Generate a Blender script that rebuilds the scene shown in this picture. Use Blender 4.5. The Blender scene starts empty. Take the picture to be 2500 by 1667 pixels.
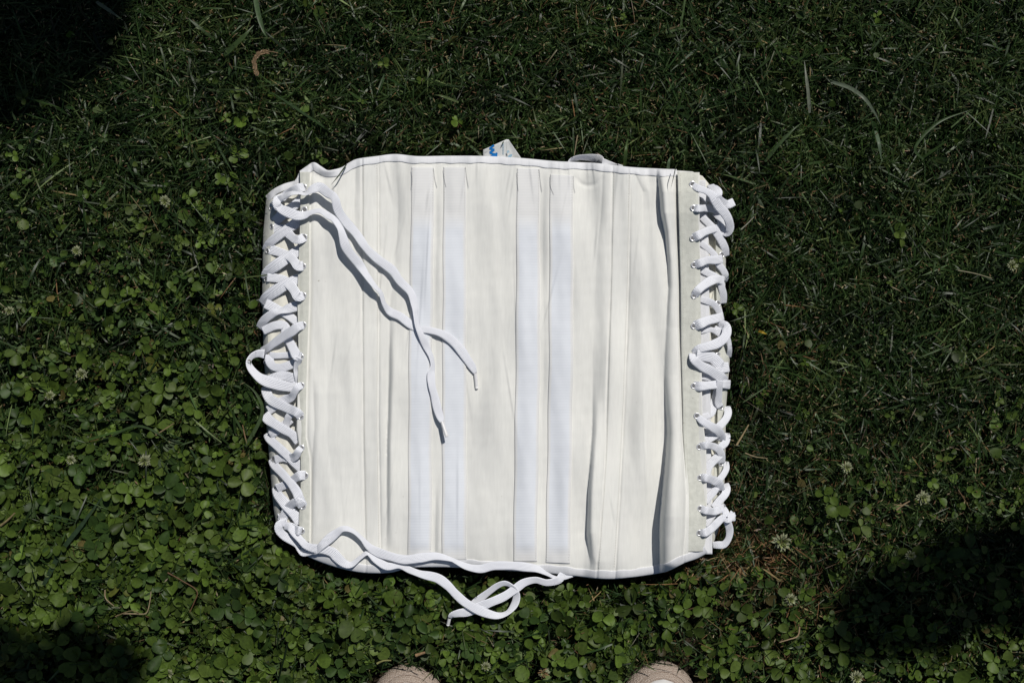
import bpy, math, random
import numpy as np
from mathutils import Vector

rng = np.random.default_rng(11)
random.seed(11)
sc = bpy.context.scene

# ------------------------------------------------------------------ camera
HC = 1.45                       # camera height over the soil (m)
ZR = 0.03                       # reference height of the lawn top
S = 0.0005                      # metres for one photo pixel at ZR
cam = bpy.data.cameras.new('camera')
cam.sensor_width = 36.0
cam.lens = 36.0 * (HC - ZR) / (2500 * S)
cam.clip_start = 0.02
cam.clip_end = 500.0
camo = bpy.data.objects.new('camera', cam)
camo.location = (0, 0, HC)
sc.collection.objects.link(camo)
sc.camera = camo

# ------------------------------------------------------------------ light
SUN_EL = math.radians(54)
SUN_H = Vector((0.48, 0.88)).normalized()       # horizontal direction towards the sun
SUN_D = Vector((SUN_H.x * math.cos(SUN_EL), SUN_H.y * math.cos(SUN_EL), math.sin(SUN_EL)))
world = bpy.data.worlds.new('World')
sc.world = world
world.use_nodes = True
wn = world.node_tree
wn.nodes.clear()
wo = wn.nodes.new('ShaderNodeOutputWorld')
wb = wn.nodes.new('ShaderNodeBackground')
ws = wn.nodes.new('ShaderNodeTexSky')
ws.sky_type = 'NISHITA'
ws.sun_disc = False
ws.sun_elevation = SUN_EL
ws.sun_rotation = math.atan2(SUN_H.x, SUN_H.y)
wb.inputs['Strength'].default_value = 0.055
wn.links.new(ws.outputs[0], wb.inputs[0])
wn.links.new(wb.outputs[0], wo.inputs[0])

sun = bpy.data.lights.new('sun', 'SUN')
sun.energy = 5.0
sun.angle = math.radians(0.53)
sun.color = (1.0, 0.965, 0.905)
suno = bpy.data.objects.new('sun', sun)
suno.rotation_euler = SUN_D.to_track_quat('Z', 'Y').to_euler()
suno.location = (2, 3, 6)
sc.collection.objects.link(suno)

sc.view_settings.view_transform = 'Standard'
sc.view_settings.look = 'None'
sc.view_settings.exposure = -0.45
sc.view_settings.gamma = 1.0
sc.view_settings.use_curve_mapping = False

# ------------------------------------------------------------------ helpers
C = sc.collection


def P(px, py, z):
    """photo pixel + real height (m) -> world point(s)"""
    k = S * (HC - z) / (HC - ZR)
    return np.stack([(np.asarray(px, float) - 1250) * k, (833.5 - np.asarray(py, float)) * k,
                     np.asarray(z, float) + 0 * np.asarray(px, float)], -1)


def link(o, parent=None):
    C.objects.link(o)
    if parent is not None:
        o.parent = parent
    return o


def empty(name, loc=(0, 0, 0), rz=0.0):
    o = bpy.data.objects.new(name, None)
    o.empty_display_size = 0.02
    o.location = loc
    o.rotation_euler = (0, 0, rz)
    return link(o)


def tag(o, label=None, cat=None, group=None, kind=None):
    if label:
        o['label'] = label
    if cat:
        o['category'] = cat
    if group:
        o['group'] = group
    if kind:
        o['kind'] = kind
    return o


def mesh_from(name, verts, faces, mat, smooth=True, uv=None, col=None):
    """faces: (n,3) or (n,4) int array, or list of arrays/tuples"""
    verts = np.asarray(verts, np.float32)
    me = bpy.data.meshes.new(name)
    if isinstance(faces, np.ndarray):
        blocks = [faces]
    else:
        blocks = {}
        for f in faces:
            blocks.setdefault(len(f), []).append(f)
        blocks = [np.asarray(b, np.int32) for b in blocks.values()]
    nl = sum(b.size for b in blocks)
    nf = sum(len(b) for b in blocks)
    me.vertices.add(len(verts))
    me.vertices.foreach_set('co', verts.ravel())
    me.loops.add(nl)
    li = np.concatenate([b.ravel() for b in blocks]).astype(np.int32)
    me.loops.foreach_set('vertex_index', li)
    me.polygons.add(nf)
    tot = np.concatenate([np.full(len(b), b.shape[1], np.int32) for b in blocks])
    st = np.concatenate([[0], np.cumsum(tot)[:-1]]).astype(np.int32)
    me.polygons.foreach_set('loop_start', st)
    me.polygons.foreach_set('loop_total', tot)
    me.polygons.foreach_set('use_smooth', np.full(nf, smooth))
    if uv is not None:
        u = me.uv_layers.new(name='UVMap')
        u.data.foreach_set('uv', np.asarray(uv, np.float32)[li].ravel())
    if col is not None:
        a = me.color_attributes.new('tint', 'FLOAT_COLOR', 'POINT')
        c4 = np.ones((len(verts), 4), np.float32)
        c4[:, :3] = col
        a.data.foreach_set('color', c4.ravel())
    me.update(calc_edges=True)
    me.validate()
    if mat:
        me.materials.append(mat)
    return me


def obj(name, verts, faces, mat, parent=None, smooth=True, uv=None, col=None):
    o = bpy.data.objects.new(name, mesh_from(name, verts, faces, mat, smooth, uv, col))
    return link(o, parent)


class Acc:
    """collects pieces of one mesh"""
    def __init__(s):
        s.v, s.f, s.uv, s.c, s.n = [], {}, [], [], 0

    def add(s, v, f, uv=None, c=None):
        v = np.asarray(v, np.float32)
        for fa in (f if isinstance(f, list) else [f]):
            fa = np.asarray(fa, np.int32)
            if fa.ndim == 1:
                fa = fa[None]
            s.f.setdefault(fa.shape[1], []).append(fa + s.n)
        s.v.append(v)
        s.uv.append(np.zeros((len(v), 2)) if uv is None else uv)
        s.c.append(np.ones((len(v), 3)) if c is None else np.broadcast_to(c, (len(v), 3)))
        s.n += len(v)

    def build(s, name, mat, parent=None, smooth=True, use_col=False, use_uv=False):
        faces = []
        V = np.concatenate(s.v)
        blocks = [np.concatenate(b) for b in s.f.values()]
        if len(blocks) == 1:
            faces = blocks[0]
        else:
            faces = [tuple(r) for b in blocks for r in b]
        return obj(name, V, faces, mat, parent, smooth,
                   np.concatenate(s.uv) if use_uv else None,
                   np.concatenate(s.c) if use_col else None)


def ip(y, pts):
    """interpolate second column over first"""
    a = np.asarray(pts, float)
    return np.interp(y, a[:, 0], a[:, 1])


def ss(a, b, x):
    t = np.clip((x - a) / (b - a), 0, 1)
    return t * t * (3 - 2 * t)


def grid_faces(nu, nv):
    i = np.arange(nu * nv).reshape(nv, nu)
    return np.stack([i[:-1, :-1], i[1:, :-1], i[1:, 1:], i[:-1, 1:]], -1).reshape(-1, 4)


class Wave:
    """smooth band-limited noise on the pixel plane"""
    def __init__(s, wl0, wl1, n, seed, stretch=1.0):
        r = np.random.default_rng(seed)
        wl = r.uniform(wl0, wl1, n)
        a = r.uniform(0, 2 * math.pi, n)
        s.kx = 2 * math.pi / wl * np.cos(a)
        s.ky = 2 * math.pi / wl * np.sin(a) / stretch
        s.p = r.uniform(0, 2 * math.pi, n)
        s.g = math.sqrt(2.0 / n)

    def __call__(s, x, y):
        o = 0
        for kx, ky, p in zip(s.kx, s.ky, s.p):
            o = o + np.sin(kx * x + ky * y + p)
        return o * s.g


def crom(pts, step):
    """Catmull-Rom resample of an (n,k) polyline at about `step` (first 3 columns = metres)"""
    p = np.asarray(pts, float)
    p = np.vstack([2 * p[0] - p[1], p, 2 * p[-1] - p[-2]])
    out = []
    for i in range(1, len(p) - 2):
        n = max(2, int(np.linalg.norm(p[i + 1, :3] - p[i, :3]) / step))
        t = np.linspace(0, 1, n, endpoint=False)[:, None]
        a, b, c, d = p[i - 1], p[i], p[i + 1], p[i + 2]
        out.append(0.5 * ((2 * b) + (-a + c) * t + (2 * a - 5 * b + 4 * c - d) * t ** 2
                          + (-a + 3 * b - 3 * c + d) * t ** 3))
    out.append(p[-2][None])
    return np.concatenate(out)


def tube(path, rad, n=8, cap=True):
    """round tube along an (m,3) path with radius per point"""
    path = np.asarray(path, float)
    m = len(path)
    rad = np.broadcast_to(rad, m)
    t = np.gradient(path, axis=0)
    t /= np.linalg.norm(t, axis=1)[:, None] + 1e-12
    ref = np.array([0, 0, 1.0])
    if abs(t[0] @ ref) > 0.9:
        ref = np.array([1.0, 0, 0])
    vs = []
    nprev = ref - t[0] * (ref @ t[0])
    for i in range(m):
        nn = nprev - t[i] * (nprev @ t[i])
        nn /= np.linalg.norm(nn) + 1e-12
        b = np.cross(t[i], nn)
        nprev = nn
        a = np.linspace(0, 2 * math.pi, n, endpoint=False)
        vs.append(path[i] + rad[i] * (np.cos(a)[:, None] * nn + np.sin(a)[:, None] * b))
    V = np.concatenate(vs)
    i = np.arange(m * n).reshape(m, n)
    j = np.roll(i, -1, axis=1)
    F = np.stack([i[:-1], j[:-1], j[1:], i[1:]], -1).reshape(-1, 4)
    return V, F


# ------------------------------------------------------------------ materials
def mat(name, base, rough=0.8, spec=0.3, metal=0.0):
    m = bpy.data.materials.new(name)
    m.use_nodes = True
    b = m.node_tree.nodes['Principled BSDF']
    b.inputs['Base Color'].default_value = (*base, 1)
    b.inputs['Roughness'].default_value = rough
    b.inputs['Specular IOR Level'].default_value = spec
    b.inputs['Metallic'].default_value = metal
    return m, m.node_tree, b


def N(nt, t, **kw):
    n = nt.nodes.new(t)
    for k, v in kw.items():
        setattr(n, k, v)
    return n


def ramp(nt, fac, stops):
    r = N(nt, 'ShaderNodeValToRGB')
    e = r.color_ramp.elements
    while len(e) < len(stops):
        e.new(0.5)
    for el, (p, c) in zip(e, stops):
        el.position = p
        el.color = (*c, 1)
    nt.links.new(fac, r.inputs[0])
    return r.outputs[0]


def bump(nt, b, height, strength=0.5, dist=0.001):
    n = N(nt, 'ShaderNodeBump')
    n.inputs['Strength'].default_value = strength
    n.inputs['Distance'].default_value = dist
    nt.links.new(height, n.inputs['Height'])
    nt.links.new(n.outputs[0], b.inputs['Normal'])


def weave_mat(name, base, dark, scale_big=9, weave=1500, strength=0.25, rough=0.9):
    """plain woven cotton: soft mottling + fine weave relief"""
    m, nt, b = mat(name, base, rough, 0.15)
    tc = N(nt, 'ShaderNodeTexCoord')
    n1 = N(nt, 'ShaderNodeTexNoise')
    n1.inputs['Scale'].default_value = scale_big
    n1.inputs['Detail'].default_value = 5
    nt.links.new(tc.outputs['Object'], n1.inputs['Vector'])
    c = ramp(nt, n1.outputs[0], [(0.3, dark), (0.62, base)])
    mp = N(nt, 'ShaderNodeMapping')
    mp.inputs['Scale'].default_value = (420, 45, 120)
    nt.links.new(tc.outputs['Object'], mp.inputs['Vector'])
    n3 = N(nt, 'ShaderNodeTexNoise')
    n3.inputs['Scale'].default_value = 1.0
    n3.inputs['Detail'].default_value = 6
    nt.links.new(mp.outputs[0], n3.inputs['Vector'])
    slub = ramp(nt, n3.outputs[0], [(0.3, (0.93, 0.93, 0.93)), (0.7, (1.0, 1.0, 1.0))])
    n4 = N(nt, 'ShaderNodeTexNoise')
    n4.inputs['Scale'].default_value = 210
    n4.inputs['Detail'].default_value = 2
    nt.links.new(tc.outputs['Object'], n4.inputs['Vector'])
    fleck = ramp(nt, n4.outputs[0], [(0.0, (1.0, 1.0, 1.0)), (0.765, (1.0, 1.0, 1.0)), (0.80, (0.62, 0.60, 0.56))])
    m1 = N(nt, 'ShaderNodeMix', data_type='RGBA', blend_type='MULTIPLY')
    m1.inputs['Factor'].default_value = 1.0
    nt.links.new(c, m1.inputs[6])
    nt.links.new(slub, m1.inputs[7])
    m2 = N(nt, 'ShaderNodeMix', data_type='RGBA', blend_type='MULTIPLY')
    m2.inputs['Factor'].default_value = 1.0
    nt.links.new(m1.outputs[2], m2.inputs[6])
    nt.links.new(fleck, m2.inputs[7])
    nt.links.new(m2.outputs[2], b.inputs['Base Color'])
    n2 = N(nt, 'ShaderNodeTexNoise')
    n2.inputs['Scale'].default_value = weave
    n2.inputs['Detail'].default_value = 2
    nt.links.new(tc.outputs['Object'], n2.inputs['Vector'])
    bump(nt, b, n2.outputs[0], strength, 0.0006)
    b.inputs['Sheen Weight'].default_value = 0.15
    return m


M_CLOTH = weave_mat('cream_cotton', (0.725, 0.722, 0.688), (0.675, 0.675, 0.65), 11, 1400, 0.3)
M_UNDER = weave_mat('ivory_cotton', (0.72, 0.705, 0.635), (0.67, 0.655, 0.585), 14, 1300, 0.25)
M_BIND = weave_mat('white_binding', (0.69, 0.695, 0.72), (0.63, 0.64, 0.665), 40, 1100, 0.3)
M_STRIP = weave_mat('canvas_strip', (0.60, 0.605, 0.55), (0.53, 0.535, 0.485), 160, 700, 0.6)


def tape_mat():
    m, nt, b = mat('ribbed_tape', (0.70, 0.715, 0.78), 0.7, 0.25)
    uv = N(nt, 'ShaderNodeUVMap')
    w = N(nt, 'ShaderNodeTexWave', wave_type='BANDS', bands_direction='Y')
    w.inputs['Scale'].default_value = 165.0
    w.inputs['Distortion'].default_value = 0.6
    w.inputs['Detail'].default_value = 1
    nt.links.new(uv.outputs[0], w.inputs['Vector'])
    c = ramp(nt, w.outputs['Fac'], [(0.0, (0.625, 0.65, 0.695)), (0.8, (0.67, 0.695, 0.74))])
    c2 = ramp(nt, w.outputs['Fac'], [(0.0, (0.63, 0.63, 0.63)), (0.8, (0.69, 0.69, 0.685))])
    sp = N(nt, 'ShaderNodeSeparateXYZ')
    nt.links.new(uv.outputs[0], sp.inputs[0])
    mr = N(nt, 'ShaderNodeMapRange')
    mr.inputs['From Min'].default_value = 0.262
    mr.inputs['From Max'].default_value = 0.282
    nt.links.new(sp.outputs[1], mr.inputs['Value'])
    mb = N(nt, 'ShaderNodeMapRange')
    mb.inputs['From Min'].default_value = 0.678
    mb.inputs['From Max'].default_value = 0.664
    nt.links.new(sp.outputs[1], mb.inputs['Value'])
    ce = N(nt, 'ShaderNodeMath', operation='SUBTRACT')
    ce.inputs[1].default_value = 0.05
    nt.links.new(sp.outputs[0], ce.inputs[0])
    ca = N(nt, 'ShaderNodeMath', operation='ABSOLUTE')
    nt.links.new(ce.outputs[0], ca.inputs[0])
    me_ = N(nt, 'ShaderNodeMapRange')
    me_.inputs['From Min'].default_value = 0.043
    me_.inputs['From Max'].default_value = 0.036
    nt.links.new(ca.outputs[0], me_.inputs['Value'])
    f1 = N(nt, 'ShaderNodeMath', operation='MULTIPLY')
    nt.links.new(mr.outputs[0], f1.inputs[0])
    nt.links.new(mb.outputs[0], f1.inputs[1])
    f2 = N(nt, 'ShaderNodeMath', operation='MULTIPLY')
    nt.links.new(f1.outputs[0], f2.inputs[0])
    nt.links.new(me_.outputs[0], f2.inputs[1])
    mx = N(nt, 'ShaderNodeMix', data_type='RGBA')
    nt.links.new(f2.outputs[0], mx.inputs['Factor'])
    nt.links.new(c2, mx.inputs[6])
    nt.links.new(c, mx.inputs[7])
    nt.links.new(mx.outputs[2], b.inputs['Base Color'])
    bump(nt, b, w.outputs['Fac'], 0.25, 0.0003)
    return m


M_TAPE = tape_mat()


def lace_mat():
    m, nt, b = mat('white_lace', (0.76, 0.775, 0.85), 0.85, 0.2)
    uv = N(nt, 'ShaderNodeUVMap')
    sp = N(nt, 'ShaderNodeSeparateXYZ')
    nt.links.new(uv.outputs[0], sp.inputs[0])
    ab = N(nt, 'ShaderNodeMath', operation='ABSOLUTE')
    nt.links.new(sp.outputs[0], ab.inputs[0])
    mu = N(nt, 'ShaderNodeMath', operation='MULTIPLY_ADD')
    mu.inputs[1].default_value = 0.006
    nt.links.new(ab.outputs[0], mu.inputs[0])
    nt.links.new(sp.outputs[1], mu.inputs[2])
    mul = N(nt, 'ShaderNodeMath', operation='MULTIPLY')
    mul.inputs[1].default_value = 2 * math.pi / 0.0022
    nt.links.new(mu.outputs[0], mul.inputs[0])
    s1 = N(nt, 'ShaderNodeMath', operation='SINE')
    nt.links.new(mul.outputs[0], s1.inputs[0])
    m2 = N(nt, 'ShaderNodeMath', operation='MULTIPLY')
    m2.inputs[1].default_value = 7 * math.pi
    nt.links.new(sp.outputs[0], m2.inputs[0])
    s2 = N(nt, 'ShaderNodeMath', operation='SINE')
    nt.links.new(m2.outputs[0], s2.inputs[0])
    ad = N(nt, 'ShaderNodeMath', operation='ADD')
    nt.links.new(s1.outputs[0], ad.inputs[0])
    nt.links.new(s2.outputs[0], ad.inputs[1])
    bump(nt, b, ad.outputs[0], 0.6, 0.0004)
    n1 = N(nt, 'ShaderNodeTexNoise')
    n1.inputs['Scale'].default_value = 60
    tc = N(nt, 'ShaderNodeTexCoord')
    nt.links.new(tc.outputs['Object'], n1.inputs['Vector'])
    c = ramp(nt, n1.outputs[0], [(0.3, (0.81, 0.825, 0.885)), (0.65, (0.86, 0.875, 0.93))])
    br = ramp(nt, ad.outputs[0], [(0.0, (0.90, 0.90, 0.905)), (0.55, (1.0, 1.0, 1.0))])
    mx = N(nt, 'ShaderNodeMix', data_type='RGBA', blend_type='MULTIPLY')
    mx.inputs['Factor'].default_value = 1.0
    nt.links.new(c, mx.inputs[6])
    nt.links.new(br, mx.inputs[7])
    nt.links.new(mx.outputs[2], b.inputs['Base Color'])
    return m


M_LACE = lace_mat()
M_THREAD = mat('thread', (0.50, 0.49, 0.44), 0.8)[0]  # darker than the cloth: shadow along the stitches is put into the colour
M_GREYTHREAD = mat('grey_thread', (0.44, 0.445, 0.46), 0.8)[0]
M_METAL = mat('nickel', (0.82, 0.82, 0.84), 0.25, 0.5, 0.6)[0]
M_AGLET = mat('aglet_plastic', (0.66, 0.655, 0.66), 0.35, 0.4)[0]
M_TAG = weave_mat('tag_satin', (0.62, 0.63, 0.62), (0.58, 0.59, 0.585), 60, 2500, 0.15, 0.5)
M_BLUE = mat('tag_blue_print', (0.005, 0.16, 0.48), 0.5)[0]
M_PALEBLUE = mat('tag_pale_print', (0.22, 0.36, 0.46), 0.5)[0]
M_HOLE = mat('eyelet_hole', (0.16, 0.16, 0.165), 0.9)[0]


def leaf_mat(name, rough, spec, trans=0.3, vein=0.0):
    m, nt, b = mat(name, (0.05, 0.1, 0.03), rough, spec)
    at = N(nt, 'ShaderNodeVertexColor', layer_name='tint')
    tc = N(nt, 'ShaderNodeTexCoord')
    n1 = N(nt, 'ShaderNodeTexNoise')
    n1.inputs['Scale'].default_value = 260
    n1.inputs['Detail'].default_value = 4
    nt.links.new(tc.outputs['Object'], n1.inputs['Vector'])
    c = ramp(nt, n1.outputs[0], [(0.3, (0.72, 0.72, 0.72)), (0.7, (1.15, 1.15, 1.1))])
    mx = N(nt, 'ShaderNodeMix', data_type='RGBA', blend_type='MULTIPLY')
    mx.inputs['Factor'].default_value = 1.0
    nt.links.new(at.outputs[0], mx.inputs[6])
    nt.links.new(c, mx.inputs[7])
    nt.links.new(mx.outputs[2], b.inputs['Base Color'])
    tr = N(nt, 'ShaderNodeBsdfTranslucent')
    hs = N(nt, 'ShaderNodeHueSaturation')
    hs.inputs['Saturation'].default_value = 1.15
    hs.inputs['Value'].default_value = 1.2
    nt.links.new(mx.outputs[2], hs.inputs['Color'])
    nt.links.new(hs.outputs[0], tr.inputs[0])
    ms = N(nt, 'ShaderNodeMixShader')
    ms.inputs[0].default_value = trans
    nt.links.new(b.outputs[0], ms.inputs[1])
    nt.links.new(tr.outputs[0], ms.inputs[2])
    out = nt.nodes['Material Output']
    nt.links.new(ms.outputs[0], out.inputs['Surface'])
    return m


M_GRASS = leaf_mat('grass_blade', 0.40, 0.19, 0.22)
M_CLOVER = leaf_mat('clover_leaf', 0.5, 0.22, 0.22)
M_TREELEAF = leaf_mat('tree_leaf', 0.5, 0.3, 0.25)


def soil_mat():
    m, nt, b = mat('soil', (0.03, 0.022, 0.014), 0.95, 0.1)
    tc = N(nt, 'ShaderNodeTexCoord')
    n1 = N(nt, 'ShaderNodeTexNoise')
    n1.inputs['Scale'].default_value = 45
    n1.inputs['Detail'].default_value = 8
    nt.links.new(tc.outputs['Object'], n1.inputs['Vector'])
    c = ramp(nt, n1.outputs[0], [(0.3, (0.012, 0.010, 0.007)), (0.55, (0.030, 0.022, 0.014)), (0.75, (0.05, 0.038, 0.022))])
    nt.links.new(c, b.inputs['Base Color'])
    bump(nt, b, n1.outputs[0], 1.0, 0.01)
    return m


def far_lawn_mat():
    m, nt, b = mat('mown_lawn', (0.04, 0.06, 0.02), 0.9, 0.1)
    tc = N(nt, 'ShaderNodeTexCoord')
    n1 = N(nt, 'ShaderNodeTexNoise')
    n1.inputs['Scale'].default_value = 90
    n1.inputs['Detail'].default_value = 8
    nt.links.new(tc.outputs['Object'], n1.inputs['Vector'])
    c = ramp(nt, n1.outputs[0], [(0.3, (0.012, 0.018, 0.007)), (0.5, (0.035, 0.055, 0.018)), (0.72, (0.08, 0.09, 0.035))])
    nt.links.new(c, b.inputs['Base Color'])
    bump(nt, b, n1.outputs[0], 1.0, 0.02)
    return m


M_SOIL = soil_mat()
M_FARLAWN = far_lawn_mat()

# ================================================================== outlines (photo pixels)
TOP = [(733, 421), (750, 409), (766, 400), (782, 409), (799, 419), (818, 417), (837, 411), (856, 399), (875, 391),
       (919, 385), (965, 380), (1021, 385), (1100, 384), (1200, 385), (1278, 390), (1355, 397), (1457, 402),
       (1534, 411), (1600, 415), (1648, 416), (1690, 419), (1714, 428), (1726, 450)]
BOT = [(733, 1343), (764, 1360), (800, 1374), (835, 1384), (886, 1394), (950, 1394), (1014, 1381), (1141, 1382),
       (1195, 1386), (1321, 1394), (1402, 1402), (1455, 1408), (1500, 1409), (1560, 1403), (1610, 1395), (1635, 1388),
       (1671, 1370), (1700, 1360), (1726, 1346)]
LEFT = [(421, 733), (473, 735), (562, 733), (720, 727), (860, 730), (1050, 725), (1116, 735), (1193, 735), (1270, 731), (1343, 735)]
RIGHT = [(428, 1708), (457, 1707), (685, 1710), (736, 1710), (1017, 1715), (1092, 1724), (1233, 1726), (1320, 1722), (1350, 1716)]
SR_L = [(417, 1654), (700, 1662), (838, 1663), (980, 1667), (1060, 1668), (1204, 1677), (1290, 1675), (1345, 1671)]   # right strip, left edge
SL_R = [(405, 757), (470, 755), (720, 755), (935, 748), (1065, 746), (1116, 755), (1200, 757), (1330, 755)]            # left strip, right edge
XL = [(483, 650), (575, 642), (702, 640), (858, 643), (910, 647), (980, 645), (1080, 654), (1167, 661), (1244, 668), (1300, 678), (1330, 700)]
XRO = [(440, 1738), (520, 1755), (600, 1772), (690, 1772), (745, 1761), (800, 1772), (870, 1782), (940, 1777), (1000, 1772), (1100, 1771),
       (1230, 1767), (1290, 1755), (1335, 1738)]

# seams of the bone casings: (y, x)
SEAM = {
    'a': [(392, 884), (720, 884), (1040, 886), (1390, 893)],
    'b': [(385, 924), (720, 925), (1040, 924), (1390, 930)],
    'c': [(408, 1496), (700, 1490), (900, 1484), (1100, 1478), (1250, 1468), (1404, 1457)],
    'd': [(412, 1540), (700, 1535), (980, 1525), (1200, 1514), (1404, 1502)],
}
TAPES = [  # left edge (y,x), right edge, top y, bottom y
    ([(400, 1005), (900, 998), (1370, 996)], [(400, 1060), (900, 1054), (1370, 1054)], 408, 1366),
    ([(400, 1083), (900, 1080), (1370, 1079)], [(400, 1137), (900, 1138), (1370, 1139)], 408, 1366),
    ([(400, 1262), (900, 1259), (1380, 1253)], [(400, 1317), (900, 1318), (1380, 1310)], 411, 1370),
    ([(400, 1343), (900, 1340), (1380, 1332)], [(400, 1399), (900, 1399), (1380, 1391)], 427, 1374),
]

FOLDS = [  # centre (y,x), amplitude mm (y,A), wall px, decay px
    ([(395, 967), (520, 972), (640, 965), (750, 953), (880, 950), (1040, 947), (1200, 945), (1340, 943)],
     [(395, 1.5), (520, 3.5), (640, 3), (760, 3.5), (900, 9), (1100, 11), (1250, 8), (1345, 2)], 8, 42),
    ([(410, 1474), (520, 1468), (600, 1458), (750, 1452), (900, 1448), (1060, 1445), (1200, 1436), (1300, 1432), (1380, 1440)],
     [(410, 4), (520, 4.5), (600, 2), (750, 1.5), (900, 2.5), (1060, 8), (1200, 15), (1300, 16), (1378, 4)], 10, 34),
    ([(425, 1604), (468, 1608), (520, 1613), (570, 1623), (640, 1630), (700, 1631), (800, 1626), (915, 1622), (1017, 1627),
      (1060, 1629), (1148, 1621), (1261, 1611), (1385, 1611)],
     [(425, 10), (468, 20), (520, 22), (600, 16), (700, 10), (800, 5.5), (915, 6.5), (1017, 13), (1148, 22), (1261, 29), (1385, 27)], 9, 150),
    ([(420, 1548), (468, 1570), (560, 1573), (640, 1572)], [(420, 4.5), (468, 5), (540, 2.5), (640, 0)], 9, 16),
    ([(900, 764), (1040, 767), (1150, 761), (1320, 758)], [(900, 0), (960, 4), (1150, 5), (1300, 3)], 7, 40),
    ([(850, 798), (1080, 801), (1180, 812)], [(850, 0), (960, 2.5), (1080, 2.5), (1180, 0)], 9, 30),
    ([(395, 871), (500, 866), (600, 868), (700, 868)], [(395, 4), (500, 4), (600, 2.5), (700, 0)], 10, 14),
    ([(1150, 1066), (1240, 1064), (1345, 1061)], [(1150, 0), (1240, 3), (1345, 3.5)], 5, 10),
    ([(395, 1067), (700, 1064), (1000, 1064)], [(395, 1.5), (700, 2), (1000, 1)], 5, 8),
    ([(430, 1326), (900, 1327), (1360, 1320)], [(430, 1.5), (900, 1.6), (1360, 1.2)], 5, 9),
]
W1 = Wave(90, 260, 9, 3, 2.2)
W2 = Wave(30, 80, 9, 5, 3.0)
W3 = Wave(14, 34, 10, 8, 1.4)
W4 = Wave(60, 120, 8, 31, 9.0)
W5 = Wave(26, 60, 10, 32, 8.0)


class Creases:
    """short, fairly sharp creases scattered over the cloth"""
    def __init__(s, seed):
        r = np.random.default_rng(seed)
        s.c = []
        for k in range(46):
            cx = r.uniform(770, 1640)
            top = r.uniform() < 0.55
            cy = r.uniform(405, 500) if top else r.uniform(560, 1370)
            L = r.uniform(18, 55) if top else r.uniform(35, 120)
            s.c.append((cx, cy, L, r.normal(0, 0.14), r.uniform(0.5, 1.5), r.uniform(3, 7), r.uniform(10, 22)))

    def __call__(s, x, y):
        o = 0
        for cx, cy, L, sl, A, w, dec in s.c:
            d = x - cx - sl * (y - cy)
            e = np.exp(-((y - cy) / L) ** 2)
            o = o + A * e * (np.where(d < 0, 0, ss(0, w, d) * np.exp(-np.maximum(d - w, 0) / dec)))
        return o


CRE = Creases(6)


def zsheet(x, y):
    """height of the main panel (mm) at photo pixels"""
    x = np.asarray(x, float)
    y = np.asarray(y, float)
    z = 36 + 1.6 * W1(x, y) + 0.20 * W2(x, y) + 0.05 * W3(x, y) + (0.9 + 1.9 * ss(1330, 1480, x) + 0.7 * (1 - ss(780, 900, x))) * W4(x, y) + 0.14 * W5(x, y)
    for ctr, amp, wall, dec in FOLDS:
        x0 = ip(y, ctr) + 0.9 * np.sin(y / 61.0 + ctr[0][1]) + 0.25 * np.sin(y / 17.7)
        A = ip(y, amp)
        wall = wall * (1 + 1.6 * np.clip(1 - A / 7.0, 0, 1))
        A = A * ss(ctr[0][0] - 25, ctr[0][0] + 10, y) * (1 - ss(ctr[-1][0] - 10, ctr[-1][0] + 25, y))
        d = x - x0
        z = z + A * np.where(d < 0, -0.22 * np.exp(np.minimum(d, 0) / 22.0),
                             -0.22 + 1.22 * (1 - np.exp(-np.maximum(d, 0) / (0.75 * wall)))) * np.exp(-np.maximum(d - wall, 0) / dec)
    z = z + CRE(x, y)
    # bone casings bulge between sunken seams
    for s0, s1 in (('a', 'b'), ('c', 'd')):
        xa, xb = ip(y, SEAM[s0]), ip(y, SEAM[s1])
        t = (x - xa) / (xb - xa)
        z = z + 1.5 * np.clip(4 * t * (1 - t), 0, 1) ** 0.7
        for xs in (xa, xb):
            z = z - 1.6 * np.exp(-((x - xs) / 2.4) ** 2) * (1 + 0.10 * np.sin(y / 7.3 + xs))
    # curled, rippled cloth at the upper left corner
    r = np.hypot((x - 797) / 1.1, y - 398)
    z = z + 6 * np.sin(r / 7.5 - 0.8) * np.exp(-(r / 34) ** 2) * (x > 757)
    # puckers under the top binding
    yt = np.interp(x, [p[0] for p in TOP], [p[1] for p in TOP])
    z = z + 1.1 * np.exp(-(y - yt) / 45.0) * np.sin(x / 8.5 + 1.8 * np.sin(x / 31.0))
    # half-moon dent above the third casing
    r2 = np.hypot((x - 1437) / 30.0, (y - 425) / 26.0)
    z = z + 2.0 * np.exp(-(r2 / 0.8) ** 2) - 1.3 * np.exp(-((r2 - 1.1) / 0.22) ** 2) * ss(420, 440, y)
    # groove along the inner side of the right eyelet strip
    d = x - ip(y, SR_L)
    z = z - 4.0 * np.exp(-((d + 2) / 4.0) ** 2)
    # valley to the right of the left eyelet strip
    d = x - ip(y, SL_R)
    z = z - 1.6 * np.exp(-((d - 3) / 4.0) ** 2)
    # edges sag a little
    yb = np.interp(x, [p[0] for p in BOT], [p[1] for p in BOT])
    z = z - 5 * np.exp(-(yb - y) / 22.0) - 2.5 * np.exp(-(y - yt) / 18.0)
    return z


def sheet_xy(nu, nv, top, bot, left, right):
    u, v = np.meshgrid(np.linspace(0, 1, nu), np.linspace(0, 1, nv))
    tx, ty = zip(*top)
    bx, by = zip(*bot)
    y = 400 + v * 980
    for _ in range(5):
        x = ip(y, left) + u * (ip(y, right) - ip(y, left))
        yt, yb = np.interp(x, tx, ty), np.interp(x, bx, by)
        y = yt + v * (yb - yt)
    return x, y


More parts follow.
